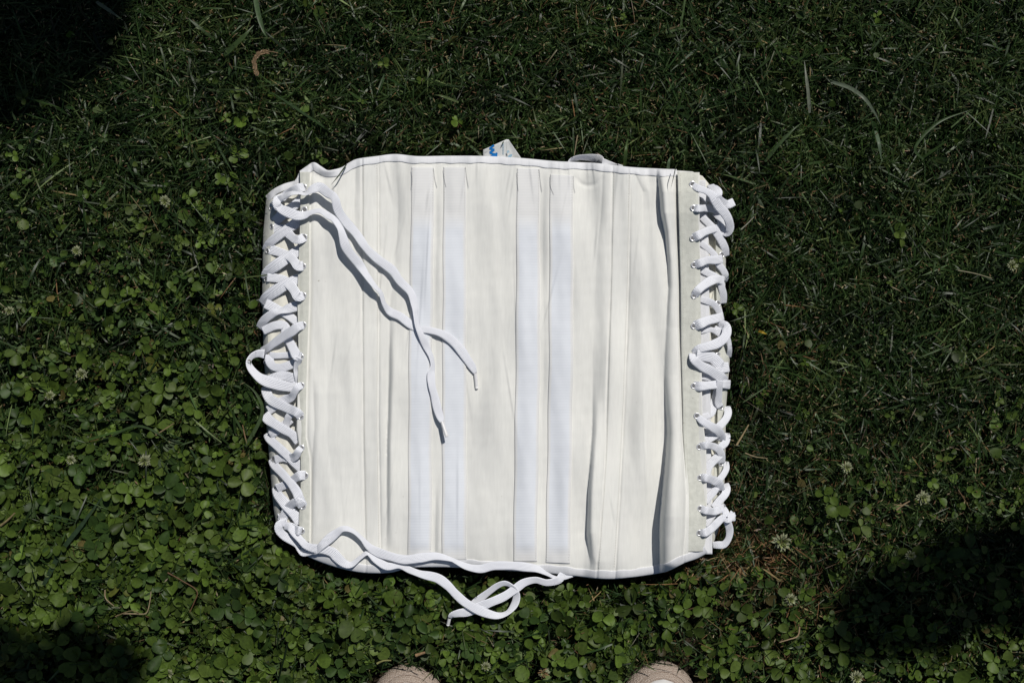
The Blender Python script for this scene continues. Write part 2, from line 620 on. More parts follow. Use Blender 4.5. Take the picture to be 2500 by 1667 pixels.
def solid_sheet(name, x, y, zmm, thick_mm, material, parent, uv=None):
    """closed sheet: top grid, bottom grid, rim"""
    nv, nu = x.shape
    Vt = P(x, y, zmm / 1000.0).reshape(-1, 3)
    Vb = P(x, y, (zmm - thick_mm) / 1000.0).reshape(-1, 3)
    n = nu * nv
    F = grid_faces(nu, nv)
    i = np.arange(n).reshape(nv, nu)
    loop = np.concatenate([i[0, :-1], i[:-1, -1], i[-1, :0:-1], i[:0:-1, 0]])
    l2 = np.roll(loop, -1)
    rim = np.stack([loop, l2, l2 + n, loop + n], -1)
    faces = np.concatenate([F, F[:, ::-1] + n, rim])
    V = np.concatenate([Vt, Vb])
    if uv is not None:
        uv = np.concatenate([uv, uv])
    return obj(name, V, faces, material, parent, True, uv)


# ================================================================== ground
g = obj('ground', [(-60, -60, -0.030), (60, -60, -0.030), (60, 60, -0.030), (-60, 60, -0.030)], [(0, 1, 2, 3)], M_FARLAWN)
tag(g, kind='structure')
gx, gy = np.meshgrid(np.linspace(-1.7, 1.7, 240), np.linspace(-1.5, 1.5, 210))
edge = np.minimum(1.7 - np.abs(gx), 1.5 - np.abs(gy))
wz = Wave(0.05, 0.4, 12, 21)
gz = -0.026 + 0.004 * wz(gx, gy) - 0.012 * (1 - ss(0, 0.25, edge)) + 0.013 * (np.abs(gx - 0.03) < 0.25) * (gy < -0.36)
so = obj('soil', np.stack([gx, gy, gz], -1).reshape(-1, 3), grid_faces(240, 210), M_SOIL)
tag(so, kind='structure')

# ================================================================== corset
corset = empty('corset', P(1210, 1390, 0.0).tolist())
tag(corset, 'cream cloth corset with white laced sides lying open on the lawn', 'corset')
BASE = np.array(corset.location)


def part(name, verts, faces, material, parent=None, smooth=True, uv=None):
    o = obj(name, verts, faces, material, None, smooth, uv)
    return attach(o, parent)


def attach(o, parent=None):
    par = corset if parent is None else parent
    o.parent = par
    if par is corset:
        o.location = -BASE
    return o


# --- main panel
x, y = sheet_xy(470, 420, TOP, BOT, LEFT, RIGHT)
main = attach(solid_sheet('main_panel', x, y, zsheet(x, y), 3.0, M_CLOTH, None))

# --- lower layer (the other half of the garment folded underneath)
x, y = sheet_xy(60, 50, [(a, b + 14) for a, b in TOP], [(a, b - 16) for a, b in BOT],
                [(a, b + 10) for a, b in LEFT], [(a, b - 10) for a, b in RIGHT])
attach(solid_sheet('lower_panel', x, y, 22 + 0.8 * W1(x + 300, y), 3.0, M_CLOTH, None))


# --- left lacing panel
def zleft(x, y):
    d = np.maximum(x - ip(y, XL), 0)
    return 5 + 17.5 * (1 - np.exp(-d / 9.0)) + 0.7 * W2(x, y) + 1.0 * np.exp(-((x - 694 - 0.02 * (y - 700)) / 8) ** 2)


LT = [(640, 489), (650, 482), (669, 465), (695, 452), (722, 443), (733, 424), (770, 415)]
LB = [(640, 1270), (660, 1284), (680, 1299), (705, 1322), (735, 1340), (770, 1352)]
x, y = sheet_xy(70, 300, LT, LB, XL, [(400, 762), (1400, 762)])
zl = zleft(x, y)
attach(solid_sheet('lacing_panel', x, y, zl, 2.5, M_UNDER, None))


# --- right lacing panel
def zright(x, y):
    a = 30 + 0.6 * W2(x, y)
    e1 = 1731 + 0.012 * (y - 700) + 2 * np.sin(y / 60.0)
    z = a - 13 * ss(e1, e1 + 3, x) + 6 * ss(e1 + 16, e1 + 19, x)
    d = ip(y, XRO) - x
    return z - 13 * np.exp(-np.maximum(d, 0) / 6.0)


RT = [(1690, 421), (1715, 430), (1730, 448), (1738, 456), (1755, 462), (1760, 470), (1775, 480)]
RB = [(1690, 1362), (1716, 1348), (1741, 1333), (1755, 1320), (1767, 1300)]
x, y = sheet_xy(80, 300, RT, RB, [(400, 1692), (1400, 1698)], XRO)
attach(solid_sheet('lacing_panel', x, y, zright(x, y), 2.5, M_UNDER, None))


# --- eyelet strips
def strip_from(name, ltop, lbot, le, ri, zf, thick, nu=40, nv=300, material=M_STRIP):
    v = np.linspace(0, 1, nv)[:, None]
    u = np.linspace(0, 1, nu)[None]
    y = ltop + v * (lbot - ltop) + 0 * u
    yy = y[:, 0]
    x = ip(yy, le)[:, None] + u * (ip(yy, ri) - ip(yy, le))[:, None]
    z = zf(x, y)
    return attach(solid_sheet(name, x, y, z, thick, material, None)), (x, y)


def zstripR(x, y):
    c = 1690.0
    return 0.35 * zsheet(x, y) + 0.65 * zsheet(np.full_like(np.asarray(x, float), c), y) + 2.6 - 3.0 * ss(1695, 1725, x)


def zstripL(x, y):
    return 0.4 * zsheet(x, y) + 0.6 * (36.5 + 0 * x) + 2.0 - 1.8 * ss(742, 728, np.asarray(x, float))


stripR, _ = strip_from('eyelet_strip', 421, 1346, SR_L, RIGHT, zstripR, 2.4)
stripL, _ = strip_from('eyelet_strip', 420, 1322, [(a, b - 1) for a, b in LEFT], SL_R, zstripL, 2.4)
XLs = [(a, b + 0.5) for a, b in XL]
XLi = [(483, 676), (600, 664), (705, 659), (833, 655), (950, 657), (1040, 664), (1167, 679), (1260, 690), (1300, 698)]
stripLO, _ = strip_from('eyelet_strip', 486, 1296, XLs, XLi, lambda x, y: zleft(x, y) + 1.4, 1.4, 24)
stripRO, _ = strip_from('eyelet_strip', 470, 1300, [(a, b - 26) for a, b in XRO], [(a, b - 1) for a, b in XRO],
                        lambda x, y: zright(x, y) + 1.3, 1.3, 24)
# folded white selvedge beside the right strip
strip_from('selvedge', 440, 1352, [(a, b - 3) for a, b in RIGHT], [(430, 1722), (600, 1730), (1000, 1735), (1200, 1737), (1340, 1739)],
           lambda x, y: 32.5 - 1.5 * ss(1722, 1736, x) + 0.3 * W2(x, y), 1.5, 12, 200, M_BIND)


# --- bindings along top and bottom edge
def binding(edge, width_px, zf, z_over, inward, name='binding', material=M_BIND):
    pts = crom([(a * S, b * S, 0) for a, b in edge], 0.0012)[:, :2] / S
    t = np.gradient(pts, axis=0)
    t /= np.linalg.norm(t, axis=1)[:, None]
    nrm = np.stack([-t[:, 1], t[:, 0]], -1) * inward        # towards the cloth
    prof = [(-2.5, -6), (-3.5, -3), (-3.0, 0.2), (-1.0, 0.9), (0.25, 1.2), (0.55, 1.2), (0.85, 1.15), (0.97, 0.8), (1.0, -0.6)]
    V = []
    s = np.arange(len(pts)) * 0.0012 / S
    wob = 1 + 0.05 * np.sin(s / 19.0) + 0.05 * np.sin(s / 7.3 + 1)
    for a, h in prof:
        off = a if a < 0 else a * width_px * wob
        q = pts + nrm * (np.asarray(off) * np.ones(len(pts)))[:, None]
        zz = zf(q[:, 0], q[:, 1])
        V.append(P(q[:, 0], q[:, 1], (zz + z_over * 0 + h + 0.15 * np.sin(s / 4.1)) / 1000.0))
    m = len(prof)
    V = np.stack(V, 1).reshape(-1, 3)
    F = grid_faces(m, len(pts))
    return part(name, V, F, material)


binding(TOP[:-4] + [(1652, 417)], 15, zsheet, 0, 1)
binding(BOT, 17, zsheet, 0, -1)
binding(LT[1:-1], 12, lambda x, y: zleft(x, y) + 0.5, 0, 1)

# --- ribbed tapes
ti = 0
for le, ri, yt, yb in TAPES:
    nv, nu = 330, 26
    v = np.linspace(0, 1, nv)[:, None]
    u = np.linspace(0, 1, nu)[None]
    yy = (yt + v * (yb - yt))[:, 0]
    xa, xb = ip(yy, le), ip(yy, ri)
    wob = 0.8 * np.sin(yy / 37.0 + ti)
    x = (xa + wob)[:, None] + u * (xb - xa)[:, None]
    y = yy[:, None] + 0 * u + (3.0 * (u - 0.5) if ti == 3 else 0)
    boneb = ss(yt + 110, yt + 150, y) * (1 - ss(yb - 45, yb - 20, y))
    z = zsheet(x, y) + 1.0 + (0.5 + 1.1 * boneb) * np.clip(4 * u * (1 - u), 0, 1) ** 0.6
    uvx = (u + 0 * y).reshape(-1) * 0.1
    uvy = (y * S).reshape(-1)
    o = attach(solid_sheet('bone_tape', x, y, z, 1.4, M_TAPE, None, np.stack([uvx, uvy], -1)))
    ti += 1


# --- stitching
def stitch_line(acc, line, y0, y1, zf, pitch=6.4, ln=4.2, w=1.6, lift=0.4, along_x=False):
    t = np.arange(y0, y1, pitch)
    t = t + rng.uniform(-0.4, 0.4, len(t))
    for q in t:
        if along_x:
            cx, cy = q, ip(q, line)
            dx, dy = 1.0, (ip(q + 2, line) - ip(q - 2, line)) / 4
        else:
            cx, cy = ip(q, line), q
            dx, dy = (ip(q + 2, line) - ip(q - 2, line)) / 4, 1.0
        L = math.hypot(dx, dy)
        dx, dy = dx / L, dy / L
        px_ = np.array([cx + dx * a * ln / 2 - dy * b * w / 2 for a, b in ((-1, -1), (-1, 1), (1, 1), (1, -1), (0, -.6), (0, .6))])
        py_ = np.array([cy + dy * a * ln / 2 + dx * b * w / 2 for a, b in ((-1, -1), (-1, 1), (1, 1), (1, -1), (0, -.6), (0, .6))])
        z0 = float(zf(np.array([cx]), np.array([cy]))[0])
        zz = np.array([z0 - 0.2] * 4 + [z0 + lift] * 2)
        acc.add(P(px_, py_, zz / 1000.0), np.array([(0, 3, 4), (3, 2, 4), (2, 5, 4), (2, 1, 5), (1, 0, 5), (0, 4, 5)]))


acc = Acc()
for k, (y0, y1) in {'a': (400, 1370), 'b': (398, 1370), 'c': (418, 1385), 'd': (422, 1385)}.items():
    stitch_line(acc, [(a, b + (4 if k in 'ac' else -4)) for a, b in SEAM[k]], y0, y1, zsheet)
for le, ri, yt, yb in TAPES:
    stitch_line(acc, [(a, b + 2.5) for a, b in le], yt + 4, yb - 4, lambda x, y: zsheet(x, y) + 1.3, w=0.9)
    stitch_line(acc, [(a, b - 2.5) for a, b in ri], yt + 4, yb - 4, lambda x, y: zsheet(x, y) + 1.3, w=0.9)
tag(attach(acc.build('stitching', M_THREAD, None, False)), kind='stuff')
acc = Acc()
stitch_line(acc, [(a, b + 7) for a, b in SR_L], 430, 1338, zstripR, w=0.9)
tag(attach(acc.build('stitching', M_THREAD, None, False), stripR), kind='stuff')
stripR.children[0].location = (0, 0, 0)
# grey bar tacks at the heads of the tapes
for pts in ([(1004, 417), (1006, 440), (1004, 462)], [(1058, 412), (1062, 438), (1067, 458)], [(1082, 415), (1085, 440), (1089, 457)],
            [(1136, 408), (1140, 435), (1144, 458)], [(1262, 420), (1263, 445), (1265, 466)], [(1316, 414), (1319, 440), (1323, 467)],
            [(1343, 430), (1344, 455), (1352, 476)], [(1400, 430), (1401, 455), (1404, 470)]):
    p = crom([(a * S, b * S, 0) for a, b in pts], 0.0006)[:, :2] / S
    p[:, 0] += 1.1 * np.sin(np.arange(len(p)) * 2.1)
    V, F = tube(P(p[:, 0], p[:, 1], (zsheet(p[:, 0], p[:, 1]) + 1.7) / 1000.0), 0.00024, 5)
    part('bar_tack', V, F, M_GREYTHREAD)


# --- eyelets
def torus_mesh(name, R, r, nu=28, nv=10, flat=0.75):
    a = np.linspace(0, 2 * math.pi, nu, endpoint=False)[:, None]
    b = np.linspace(0, 2 * math.pi, nv, endpoint=False)[None]
    V = np.stack([(R + r * np.cos(b)) * np.cos(a), (R + r * np.cos(b)) * np.sin(a), flat * r * np.sin(b) + 0 * a], -1).reshape(-1, 3)
    i = np.arange(nu * nv).reshape(nu, nv)
    j = np.roll(i, -1, 0)
    F = np.stack([i, j, np.roll(j, -1, 1), np.roll(i, -1, 1)], -1).reshape(-1, 4)
    return mesh_from(name, V, F, M_METAL)


EY = torus_mesh('eyelet', 0.0031, 0.0008)
aa = np.linspace(0, 2 * math.pi, 20, endpoint=False)
HO = mesh_from('eyelet_hole', np.stack([0.0027 * np.cos(aa), 0.0027 * np.sin(aa), 0 * aa], -1), [tuple(range(20))], M_HOLE)


def eyelet(px, py, zmm, parent, tilt=(0, 0)):
    o = bpy.data.objects.new('eyelet', EY)
    link(o, parent)
    o.location = (P(px, py, zmm / 1000.0)).tolist()
    o.rotation_euler = (tilt[0], tilt[1], 0)
    h = bpy.data.objects.new('hole', HO)
    link(h, o)
    h.location = (0, 0, 0.0002)


CR = {'L1': (600, 420, 6.533), 'L2': (600, 620, 6.533), 'L3': (590, 820, 6.533), 'L4': (600, 1020, 6.533), 'L5': (620, 1200, 6.533),
      'R1': (1640, 410, 7.84), 'R2': (1640, 580, 7.84), 'R3': (1640, 760, 7.84), 'R4': (1640, 940, 7.84), 'R5': (1640, 1110, 7.84),
      'R6': (1640, 1220, 7.84), 'C1': (600, 320, 3.92), 'C2': (580, 680, 3.92), 'C3': (580, 1040, 3.92), 'C4': (1000, 1200, 4.356)}


def cv(c, pts):
    ox, oy, k = CR[c]
    return [(ox + p[0] / k, oy + p[1] / k) for p in pts]


EL = cv('L1', [(928, 240), (935, 600), (935, 1035), (915, 1500)]) + cv('L2', [(920, 660), (920, 1130)]) + \
    cv('L3', [(945, 330), (955, 785), (945, 1285)]) + cv('L4', [(890, 475), (950, 915), (912, 1410)]) + cv('L5', [(765, 625)])
for a, b in EL:
    eyelet(a, b, float(zstripL(np.array([a]), np.array([b]))[0]) + 0.5, stripL)
EROW = cv('R1', [(395, 312), (415, 768), (405, 1345)]) + cv('R2', [(430, 522), (430, 1112)]) + \
    cv('R3', [(425, 280), (440, 830), (425, 1425)]) + cv('R4', [(480, 585), (528, 1182)]) + cv('R5', [(543, 438), (545, 1024), (527, 1492)])
for a, b in EROW:
    eyelet(a, b, float(zstripR(np.array([a]), np.array([b]))[0]) + 0.5, stripR)
for a, b in cv('L1', [(400, 575), (410, 870), (345, 1262)]) + cv('L2', [(318, 400), (272, 790), (245, 1150)]) + \
        cv('L3', [(380, 420), (385, 830), (415, 1120)]) + cv('L4', [(385, 240), (435, 650), (490, 1100)]) + cv('L5', [(420, 275)]):
    eyelet(a, b, float(zleft(np.array([a]), np.array([b]))[0]) + 1.8, stripLO, (0, -0.75))
for a, b in cv('R2', [(960, 330), (885, 1260)]) + cv('R3', [(890, 840), (1000, 260)]) + cv('R4', [(940, 415), (945, 1490)]) + \
        cv('R5', [(945, 690), (980, 990)]) + cv('R1', [(860, 1010), (900, 560)]):
    eyelet(a, b, float(zright(np.array([a]), np.array([b]))[0]) + 1.8, stripRO, (0, 0.35))


# --- laces
def ribbon(acc, pts3, width, rolls=None, thick=0.0012, curl=0.0001, seed=0, step=0.0013, roll_noise=0.13):
    """flat woven cord: flattened, slightly cupped tube along 3-D points"""
    r = np.random.default_rng(seed)
    n = len(pts3)
    rolls = np.zeros(n) if rolls is None else np.asarray(rolls, float)
    width = np.broadcast_to(width, n)
    a = crom(np.column_stack([pts3, width, rolls]), step)
    path, w, rl = a[:, :3], a[:, 3], a[:, 4]
    ds = np.r_[0, np.cumsum(np.linalg.norm(np.diff(path, axis=0), axis=1))]
    rl = rl + roll_noise * np.sin(ds / 0.017 + r.uniform(0, 6)) * np.minimum(1, ds / 0.01)
    w = w * (1 + 0.07 * np.sin(ds / 0.011 + r.uniform(0, 6)) + 0.03 * np.sin(ds / 0.004))
    t = np.gradient(path, axis=0)
    t /= np.linalg.norm(t, axis=1)[:, None] + 1e-12
    up = np.array([0, 0, 1.0])
    b = np.cross(t, up)
    b /= np.linalg.norm(b, axis=1)[:, None] + 1e-9
    nn = np.cross(b, t)
    cb = np.cos(rl)[:, None] * b + np.sin(rl)[:, None] * nn
    cn = -np.sin(rl)[:, None] * b + np.cos(rl)[:, None] * nn
    cx = np.array([1.0, 0.97, 0.88, 0.45, 0, -0.45, -0.88, -0.97, -1.0, -0.97, -0.88, 0, 0.88, 0.97])
    cy = np.array([0, 0.6, 0.95, 1.0, 1.0, 1.0, 0.95, 0.6, 0, -0.6, -0.95, -1.0, -0.95, -0.6])
    m = len(cx)
    V = path[:, None] + cb[:, None] * (cx[None, :, None] * w[:, None, None] / 2) + \
        cn[:, None] * ((cy * thick / 2)[None, :, None] - curl * (cx ** 2)[None, :, None])
    uv = np.stack([np.broadcast_to(cx, (len(path), m)), np.broadcast_to(ds[:, None], (len(path), m))], -1)
    i = np.arange(len(path) * m).reshape(-1, m)
    j = np.roll(i, -1, 1)
    F = np.stack([i[:-1], j[:-1], j[1:], i[1:]], -1).reshape(-1, 4)
    caps = [np.array([i[0][::-1][[0, k, k + 1]] for k in range(1, m - 1)]), np.array([i[-1][[0, k, k + 1]] for k in range(1, m - 1)])]
    acc.add(V.reshape(-1, 3), [F] + caps, uv.reshape(-1, 2))
    return path


PROF = {'A': [(0, 13), (0.12, 21), (0.35, 29), (0.7, 32), (1, 31.5)],
        'B': [(0, 38), (0.12, 43.5), (0.28, 41), (0.5, 31), (0.75, 26.5), (1, 22)],
        'U': [(0, 22), (0.3, 26), (0.7, 28), (1, 31)],       # both ends tucked
        'O': [(0, 24), (0.3, 32), (0.7, 34), (1, 33)],
        'Z': [(0, 13), (0.12, 22), (0.4, 32), (0.75, 41.5), (0.9, 43), (1, 38)],     # outer strip to inner eyelet
        }


def seg_pts(c, pts, prof):
    q = cv(c, pts) if c else pts
    q = np.asarray(q, float)
    if isinstance(prof, str):
        prof = PROF[prof]
    if len(prof) == len(q) and not isinstance(prof[0], tuple):
        z = np.asarray(prof, float)
    else:
        d = np.r_[0, np.cumsum(np.hypot(*np.diff(q, axis=0).T))]
        z = ip(d / d[-1], prof)
    return P(q[:, 0], q[:, 1], z / 1000.0)


LW = 0.0112
accL = Acc()
accR = Acc()
sd = 0


def seg(acc, c, pts, prof, w=LW, rolls=None, **kw):
    global sd
    sd += 1
    p3 = seg_pts(c, pts, prof)
    if acc is accR:
        kw = dict(thick=0.0016, curl=0.0002)
    return ribbon(acc, p3, np.asarray(w) * 1.06, rolls, seed=sd, **kw)


def onsurf(c, pts, offs, zf):
    q = np.asarray(cv(c, pts), float)
    return [float(zf(np.array([a]), np.array([b]))[0]) + o for (a, b), o in zip(q, offs)]


# left lacing, upper half
seg(accL, 'L1', [(408, 880), (470, 790), (560, 700), (660, 620), (770, 540), (910, 420)], 'A')
seg(accL, 'L1', [(330, 1268), (390, 1130), (540, 1000), (690, 890), (800, 820), (920, 740)], 'A')
seg(accL, 'L1', [(935, 240), (860, 255), (760, 290), (660, 350), (560, 430), (420, 560)], 'B', 0.0095)
seg(accL, 'L1', [(940, 1038), (860, 1075), (780, 1070), (700, 1000), (620, 930), (440, 890)], 'B', 0.0105)
seg(accL, 'L2', [(305, 410), (360, 280), (500, 170), (640, 80), (760, 0), (920, -110)], 'A', 0.0125)
seg(accL, 'L1', [(918, 1500), (830, 1495), (770, 1420), (690, 1345), (570, 1290), (380, 1230)], 'B', 0.0105)
seg(accL, 'L2', [(265, 800), (360, 670), (520, 560), (680, 470), (900, 370)], 'A', 0.0125)
seg(accL, 'L2', [(925, 660), (830, 680), (785, 600), (720, 510), (600, 410), (480, 385), (340, 375)], 'B', 0.0105)
seg(accL, 'L2', [(225, 1190), (300, 1050), (430, 950), (540, 910), (700, 865), (900, 800)], 'A', [0.010, .0105, .010, .009, .0105, .0115], [0, 0, -.2, .5, -.15, 0])
seg(accL, 'L2', [(310, 790), (400, 830), (500, 880), (660, 965), (770, 1050), (890, 1150)], 'U', 0.0105)
seg(accL, 'L2', [(262, 1560), (360, 1490), (480, 1400), (610, 1310), (740, 1230), (830, 1160), (925, 1135)], 'Z', 0.010)
seg(accL, 'L2', [(270, 1230), (350, 1190), (450, 1145), (560, 1130), (635, 1170), (630, 1270), (690, 1370), (770, 1500)], [(0, 21), (0.3, 26), (0.5, 27), (1, 27)], 0.0098)
seg(accL, 'L3', [(690, 30), (760, 90), (830, 220), (880, 310), (950, 335)], [(0, 26), (0.4, 32), (0.75, 42), (0.9, 43.5), (1, 38)], 0.0105)
# side loop hanging over the grass
seg(accL, 'L3', [(360, 285), (270, 280), (170, 320), (110, 410), (150, 520), (270, 650), (400, 720), (560, 770), (700, 800), (800, 815), (950, 790)],
    [26, 24, 24, 25, 25, 26, 28, 30, 31, 31, 30], [.010, .0085, .0075, .0075, .009, .0105, .012, .0125, .012, .012, .010], [0, .3, .6, .8, .5, .2, 0, 0, 0, 0, 0])
seg(accL, 'L3', [(440, 300), (540, 315), (650, 310), (760, 305), (880, 300)], [24, 26, 26, 27, 30], 0.0075)
seg(accL, 'L3', [(455, 300), (445, 400), (510, 490), (640, 505), (770, 465), (900, 410)], [24, 26, 28, 29, 30, 31], 0.0105)
seg(accL, 'L3', [(925, 350), (890, 440), (870, 540), (885, 640), (905, 740)], [43, 38, 34, 33, 30], 0.007, [.2, .6, .8, .5, .2])
seg(accL, 'L3', [(380, 720), (470, 680), (580, 640), (700, 640), (800, 665), (910, 690)], [22, 26, 28, 29, 31, 31], 0.0105)
seg(accL, 'L3', [(385, 800), (400, 900), (460, 1010), (600, 1090), (760, 1165), (880, 1220), (950, 1290)], [14, 22, 27, 31, 36, 42.5, 38], 0.0115)
seg(accL, 'L3', [(962, 785), (890, 820), (840, 900), (790, 980), (690, 1020), (560, 1090), (420, 1190)], 'B', [.008, .0085, .0085, .010, .0105, .0105, .010])
seg(accL, 'L3', [(800, 1240), (745, 1290), (720, 1370), (700, 1470), (640, 1440), (540, 1540), (450, 1590)], [36, 34, 31, 28, 26, 24, 21], 0.0085)
# left lacing, lower half
seg(accL, 'L4', [(300, -60), (360, 20), (480, 105), (620, 190), (740, 260), (850, 380)], 'O')
seg(accL, 'L4', [(720, 20), (640, 90), (540, 160), (440, 225), (380, 250)], [31, 28, 26, 24, 21], 0.010)
seg(accL, 'L4', [(345, 235), (400, 350), (550, 490), (690, 620), (820, 740), (930, 850)], 'A', 0.0108)
seg(accL, 'L4', [(890, 472), (845, 520), (790, 610), (700, 640), (600, 630), (460, 660)], 'B', [.0075, .0075, .009, .010, .010, .010])
seg(accL, 'L4', [(425, 640), (470, 760), (590, 890), (710, 1030), (810, 1170), (850, 1270), (912, 1415)], 'Z', 0.0105)
seg(accL, 'L4', [(955, 912), (860, 920), (780, 965), (700, 1030), (610, 1075), (490, 1120)], 'B', 0.010)
seg(accL, 'L4', [(485, 1090), (515, 1220), (610, 1340), (730, 1480), (800, 1570), (870, 1680)], 'A', 0.0115)
seg(accL, 'L5', [(780, 235), (710, 165), (620, 185), (540, 270), (480, 390), (440, 480)], 'B', 0.0105)
seg(accL, 'L5', [(425, 275), (440, 360), (470, 450), (480, 540), (420, 560), (360, 520)], [13, 20, 26, 29, 29, 26], 0.009)
seg(accL, 'L5', [(765, 622), (715, 622), (660, 600), (600, 560), (520, 550)], [38, 43, 38, 32, 30], 0.0095)
laceL = attach(accL.build('lace', M_LACE, None, True, False, True))
tag(laceL, label='white flat lace criss-crossed through the left eyelets')


# loose ends at the upper left, lying over the panel
def zs1(a, b):
    return zsheet(a, b)


def drop(idx, q, *ls):
    """remove doubled trace points"""
    n = len(q)
    return [np.delete(np.asarray(l, float)[:n], idx, axis=0) for l in (q,) + ls]


def aglet(p0, p1, z0, z1, par, r=0.0021):
    a = P(p0[0], p0[1], z0 / 1000.0)
    b = P(p1[0], p1[1], z1 / 1000.0)
    path = np.linspace(a, b, 6)
    V, F = tube(path, [r * 0.95, r, r, r, r, r * 0.9], 12)
    n = len(V)
    V = np.vstack([V, path[-1] + (b - a) * 0.01])
    F = [tuple(f) for f in F] + [(n - 12 + (k + 1) % 12, n - 12 + k, n) for k in range(12)]
    o = obj('aglet', V, F, M_AGLET, par)
    return o


accE = Acc()
q1 = cv('L1', [(500, 520), (540, 440), (620, 390), (730, 340), (850, 335), (950, 345), (1060, 275), (1180, 245), (1300, 330)]) + \
    cv('C1', [(850, 640), (885, 760), (960, 870), (1060, 985), (1150, 1115), (1250, 1215), (1400, 1330), (1530, 1440)]) + \
    cv('C2', [(1550, 20), (1655, 130), (1697, 260), (1705, 350), (1725, 460), (1765, 560), (1805, 650), (1850, 740), (1868, 830), (1852, 920),
              (1862, 1030), (1890, 1140), (1912, 1240), (1938, 1320), (1957, 1372)])
off1 = [0, 9, 13, 16, 15, 15, 17, 18, 18, 17, 14, 10, 9, 8, 8, 9, 9, 9, 10, 9, 9, 9, 8, 6, 5, 4, 4, 5, 5, 6, 8, 10]
wd1 = [.010, .010, .0085, .0075, .006, .0065, .0095, .0115, .0115, .011, .011, .0105, .0105, .0105, .0105, .0105, .0105, .0105, .010, .009, .0075, .007, .0085, .0085, .007,
       .0065, .0095, .0095, .0105, .0105, .0085, .005]
ro1 = [0, .2, .4, .6, .8, .7, .2, 0, -.1, .1, .0, .1, .1, .0, .1, .1, -.1, 0, .2, .5, .8, .7, .3, .3, .7, .8, .2, .2, 0, 0, .3, .5]
q1, off1, wd1, ro1 = drop([16], q1, off1, wd1, ro1)
zz1 = zsheet(np.maximum(q1[:, 0], 740), q1[:, 1]) + np.array(off1[:len(q1)])
zz1[:3] = [27, 40, 46]
p1_ = ribbon(accE, P(q1[:, 0], q1[:, 1], zz1 / 1000), wd1[:len(q1)], ro1[:len(q1)], seed=101, roll_noise=0.1)
q2 = cv('L1', [(620, 400), (540, 425), (505, 490), (550, 575), (660, 635), (800, 690), (930, 690), (1050, 640), (1190, 622), (1320, 700)]) + \
    cv('C1', [(850, 850), (905, 930), (930, 1010), (955, 1100), (1005, 1180), (1070, 1255), (1110, 1310), (1160, 1385), (1230, 1480)]) + \
    cv('C2', [(1235, 15), (1310, 60), (1370, 140), (1402, 240), (1460, 315), (1560, 365), (1650, 435), (1730, 480), (1830, 492), (1950, 525), (2040, 580), (2120, 660),
              (2190, 760), (2250, 850), (2275, 905)])
off2 = [0, 0, 0, 0, 8, 9, 9, 11, 13, 15, 15, 16, 16, 16, 15, 14, 14, 13, 13, 13, 12, 11, 9, 6, 4, 3, 3, 5, 6, 6, 5, 4, 4, 3.5]
wd2 = [.009, .010, .010, .011, .012, .0115, .0095, .0075, .008, .0095, .0085, .008, .0095, .011, .0115, .0115, .0105, .008, .007, .0065, .0065, .0065, .007, .010, .010, .0095, .009,
       .009, .0095, .0105, .0105, .011, .0095, .005]
ro2 = [0, .2, .3, .2, 0, .1, .4, .7, .6, .3, .5, .5, .2, 0, 0, 0, .3, .6, .7, .8, .8, .7, .6, .1, .1, .2, .2, .2, .2, 0, 0, .1, .2, .5]
q2, off2, wd2, ro2 = drop([19, 20], q2, off2, wd2, ro2)
zz2 = zsheet(np.maximum(q2[:, 0], 740), q2[:, 1]) + np.array(off2[:len(q2)])
zz2[:4] = [31, 36, 40, 42]
p2_ = ribbon(accE, P(q2[:, 0], q2[:, 1], zz2 / 1000), wd2[:len(q2)], ro2[:len(q2)], seed=102, roll_noise=0.1)
# knot wrap at the corner
ribbon(accE, P(*np.array(cv('L1', [(560, 400), (500, 450), (500, 540), (560, 590), (620, 560)])).T, np.array([30, 41, 43, 38, 30]) / 1000), 0.010, seed=103)
ribbon(accE, P(*np.array(cv('L1', [(400, 580), (430, 530), (470, 480), (540, 450)])).T, np.array([16, 25, 30, 34]) / 1000), 0.008, seed=104)
laceE = attach(accE.build('lace', M_LACE, None, True, False, True))
tag(laceE, label='two loose lace ends trailing from the upper left corner across the panel')
e = cv('C2', [(1957, 1372), (2003, 1512), (2275, 905), (2290, 1053)])
aglet(e[0], e[1], zz1[-1], zz1[-1] + 4, laceE)
aglet(e[2], e[3], zz2[-1] - 0.5, zz2[-1] - 1.5, laceE)

# loose ends at the lower left, along the bottom edge and over the clover
accB = Acc()
u1 = cv('L5', [(470, 545), (570, 560), (640, 650), (740, 760), (830, 855), (950, 900), (1110, 915), (1250, 965)]) + \
    cv('C3', [(950, 1250), (1020, 1310), (1090, 1322), (1180, 1250), (1250, 1212), (1330, 1280), (1430, 1338), (1550, 1332), (1650, 1375), (1750, 1412), (1850, 1465), (1970, 1510)]) + \
    cv('C4', [(40, 820), (160, 868), (290, 915), (400, 990), (490, 1085), (590, 1175), (700, 1240), (820, 1290), (940, 1315), (1040, 1285), (1110, 1205), (1138, 1120), (1125, 1050),
              (1080, 1000), (1010, 972), (930, 1000), (840, 1065), (750, 1135), (670, 1200)])
n1 = len(u1)
z1l = [30, 36, 39, 41, 42, 43, 43, 42, 42, 41, 41, 41, 41, 40, 38, 37, 35, 33, 32, 32, 33, 34, 35, 36, 37, 38, 39, 38, 36, 34, 32, 32, 34, 37, 38, 36, 33, 30, 28]
w1l = [.0085, .0085, .009, .0085, .010, .011, .0115, .0115, .0115, .0105, .008, .007, .0065, .0085, .009, .008, .0085, .0085, .009, .010, .010, .0105, .011, .011, .011, .0105, .0105,
       .0105, .0085, .0075, .0095, .0095, .008, .007, .0075, .008, .0085, .009, .009]
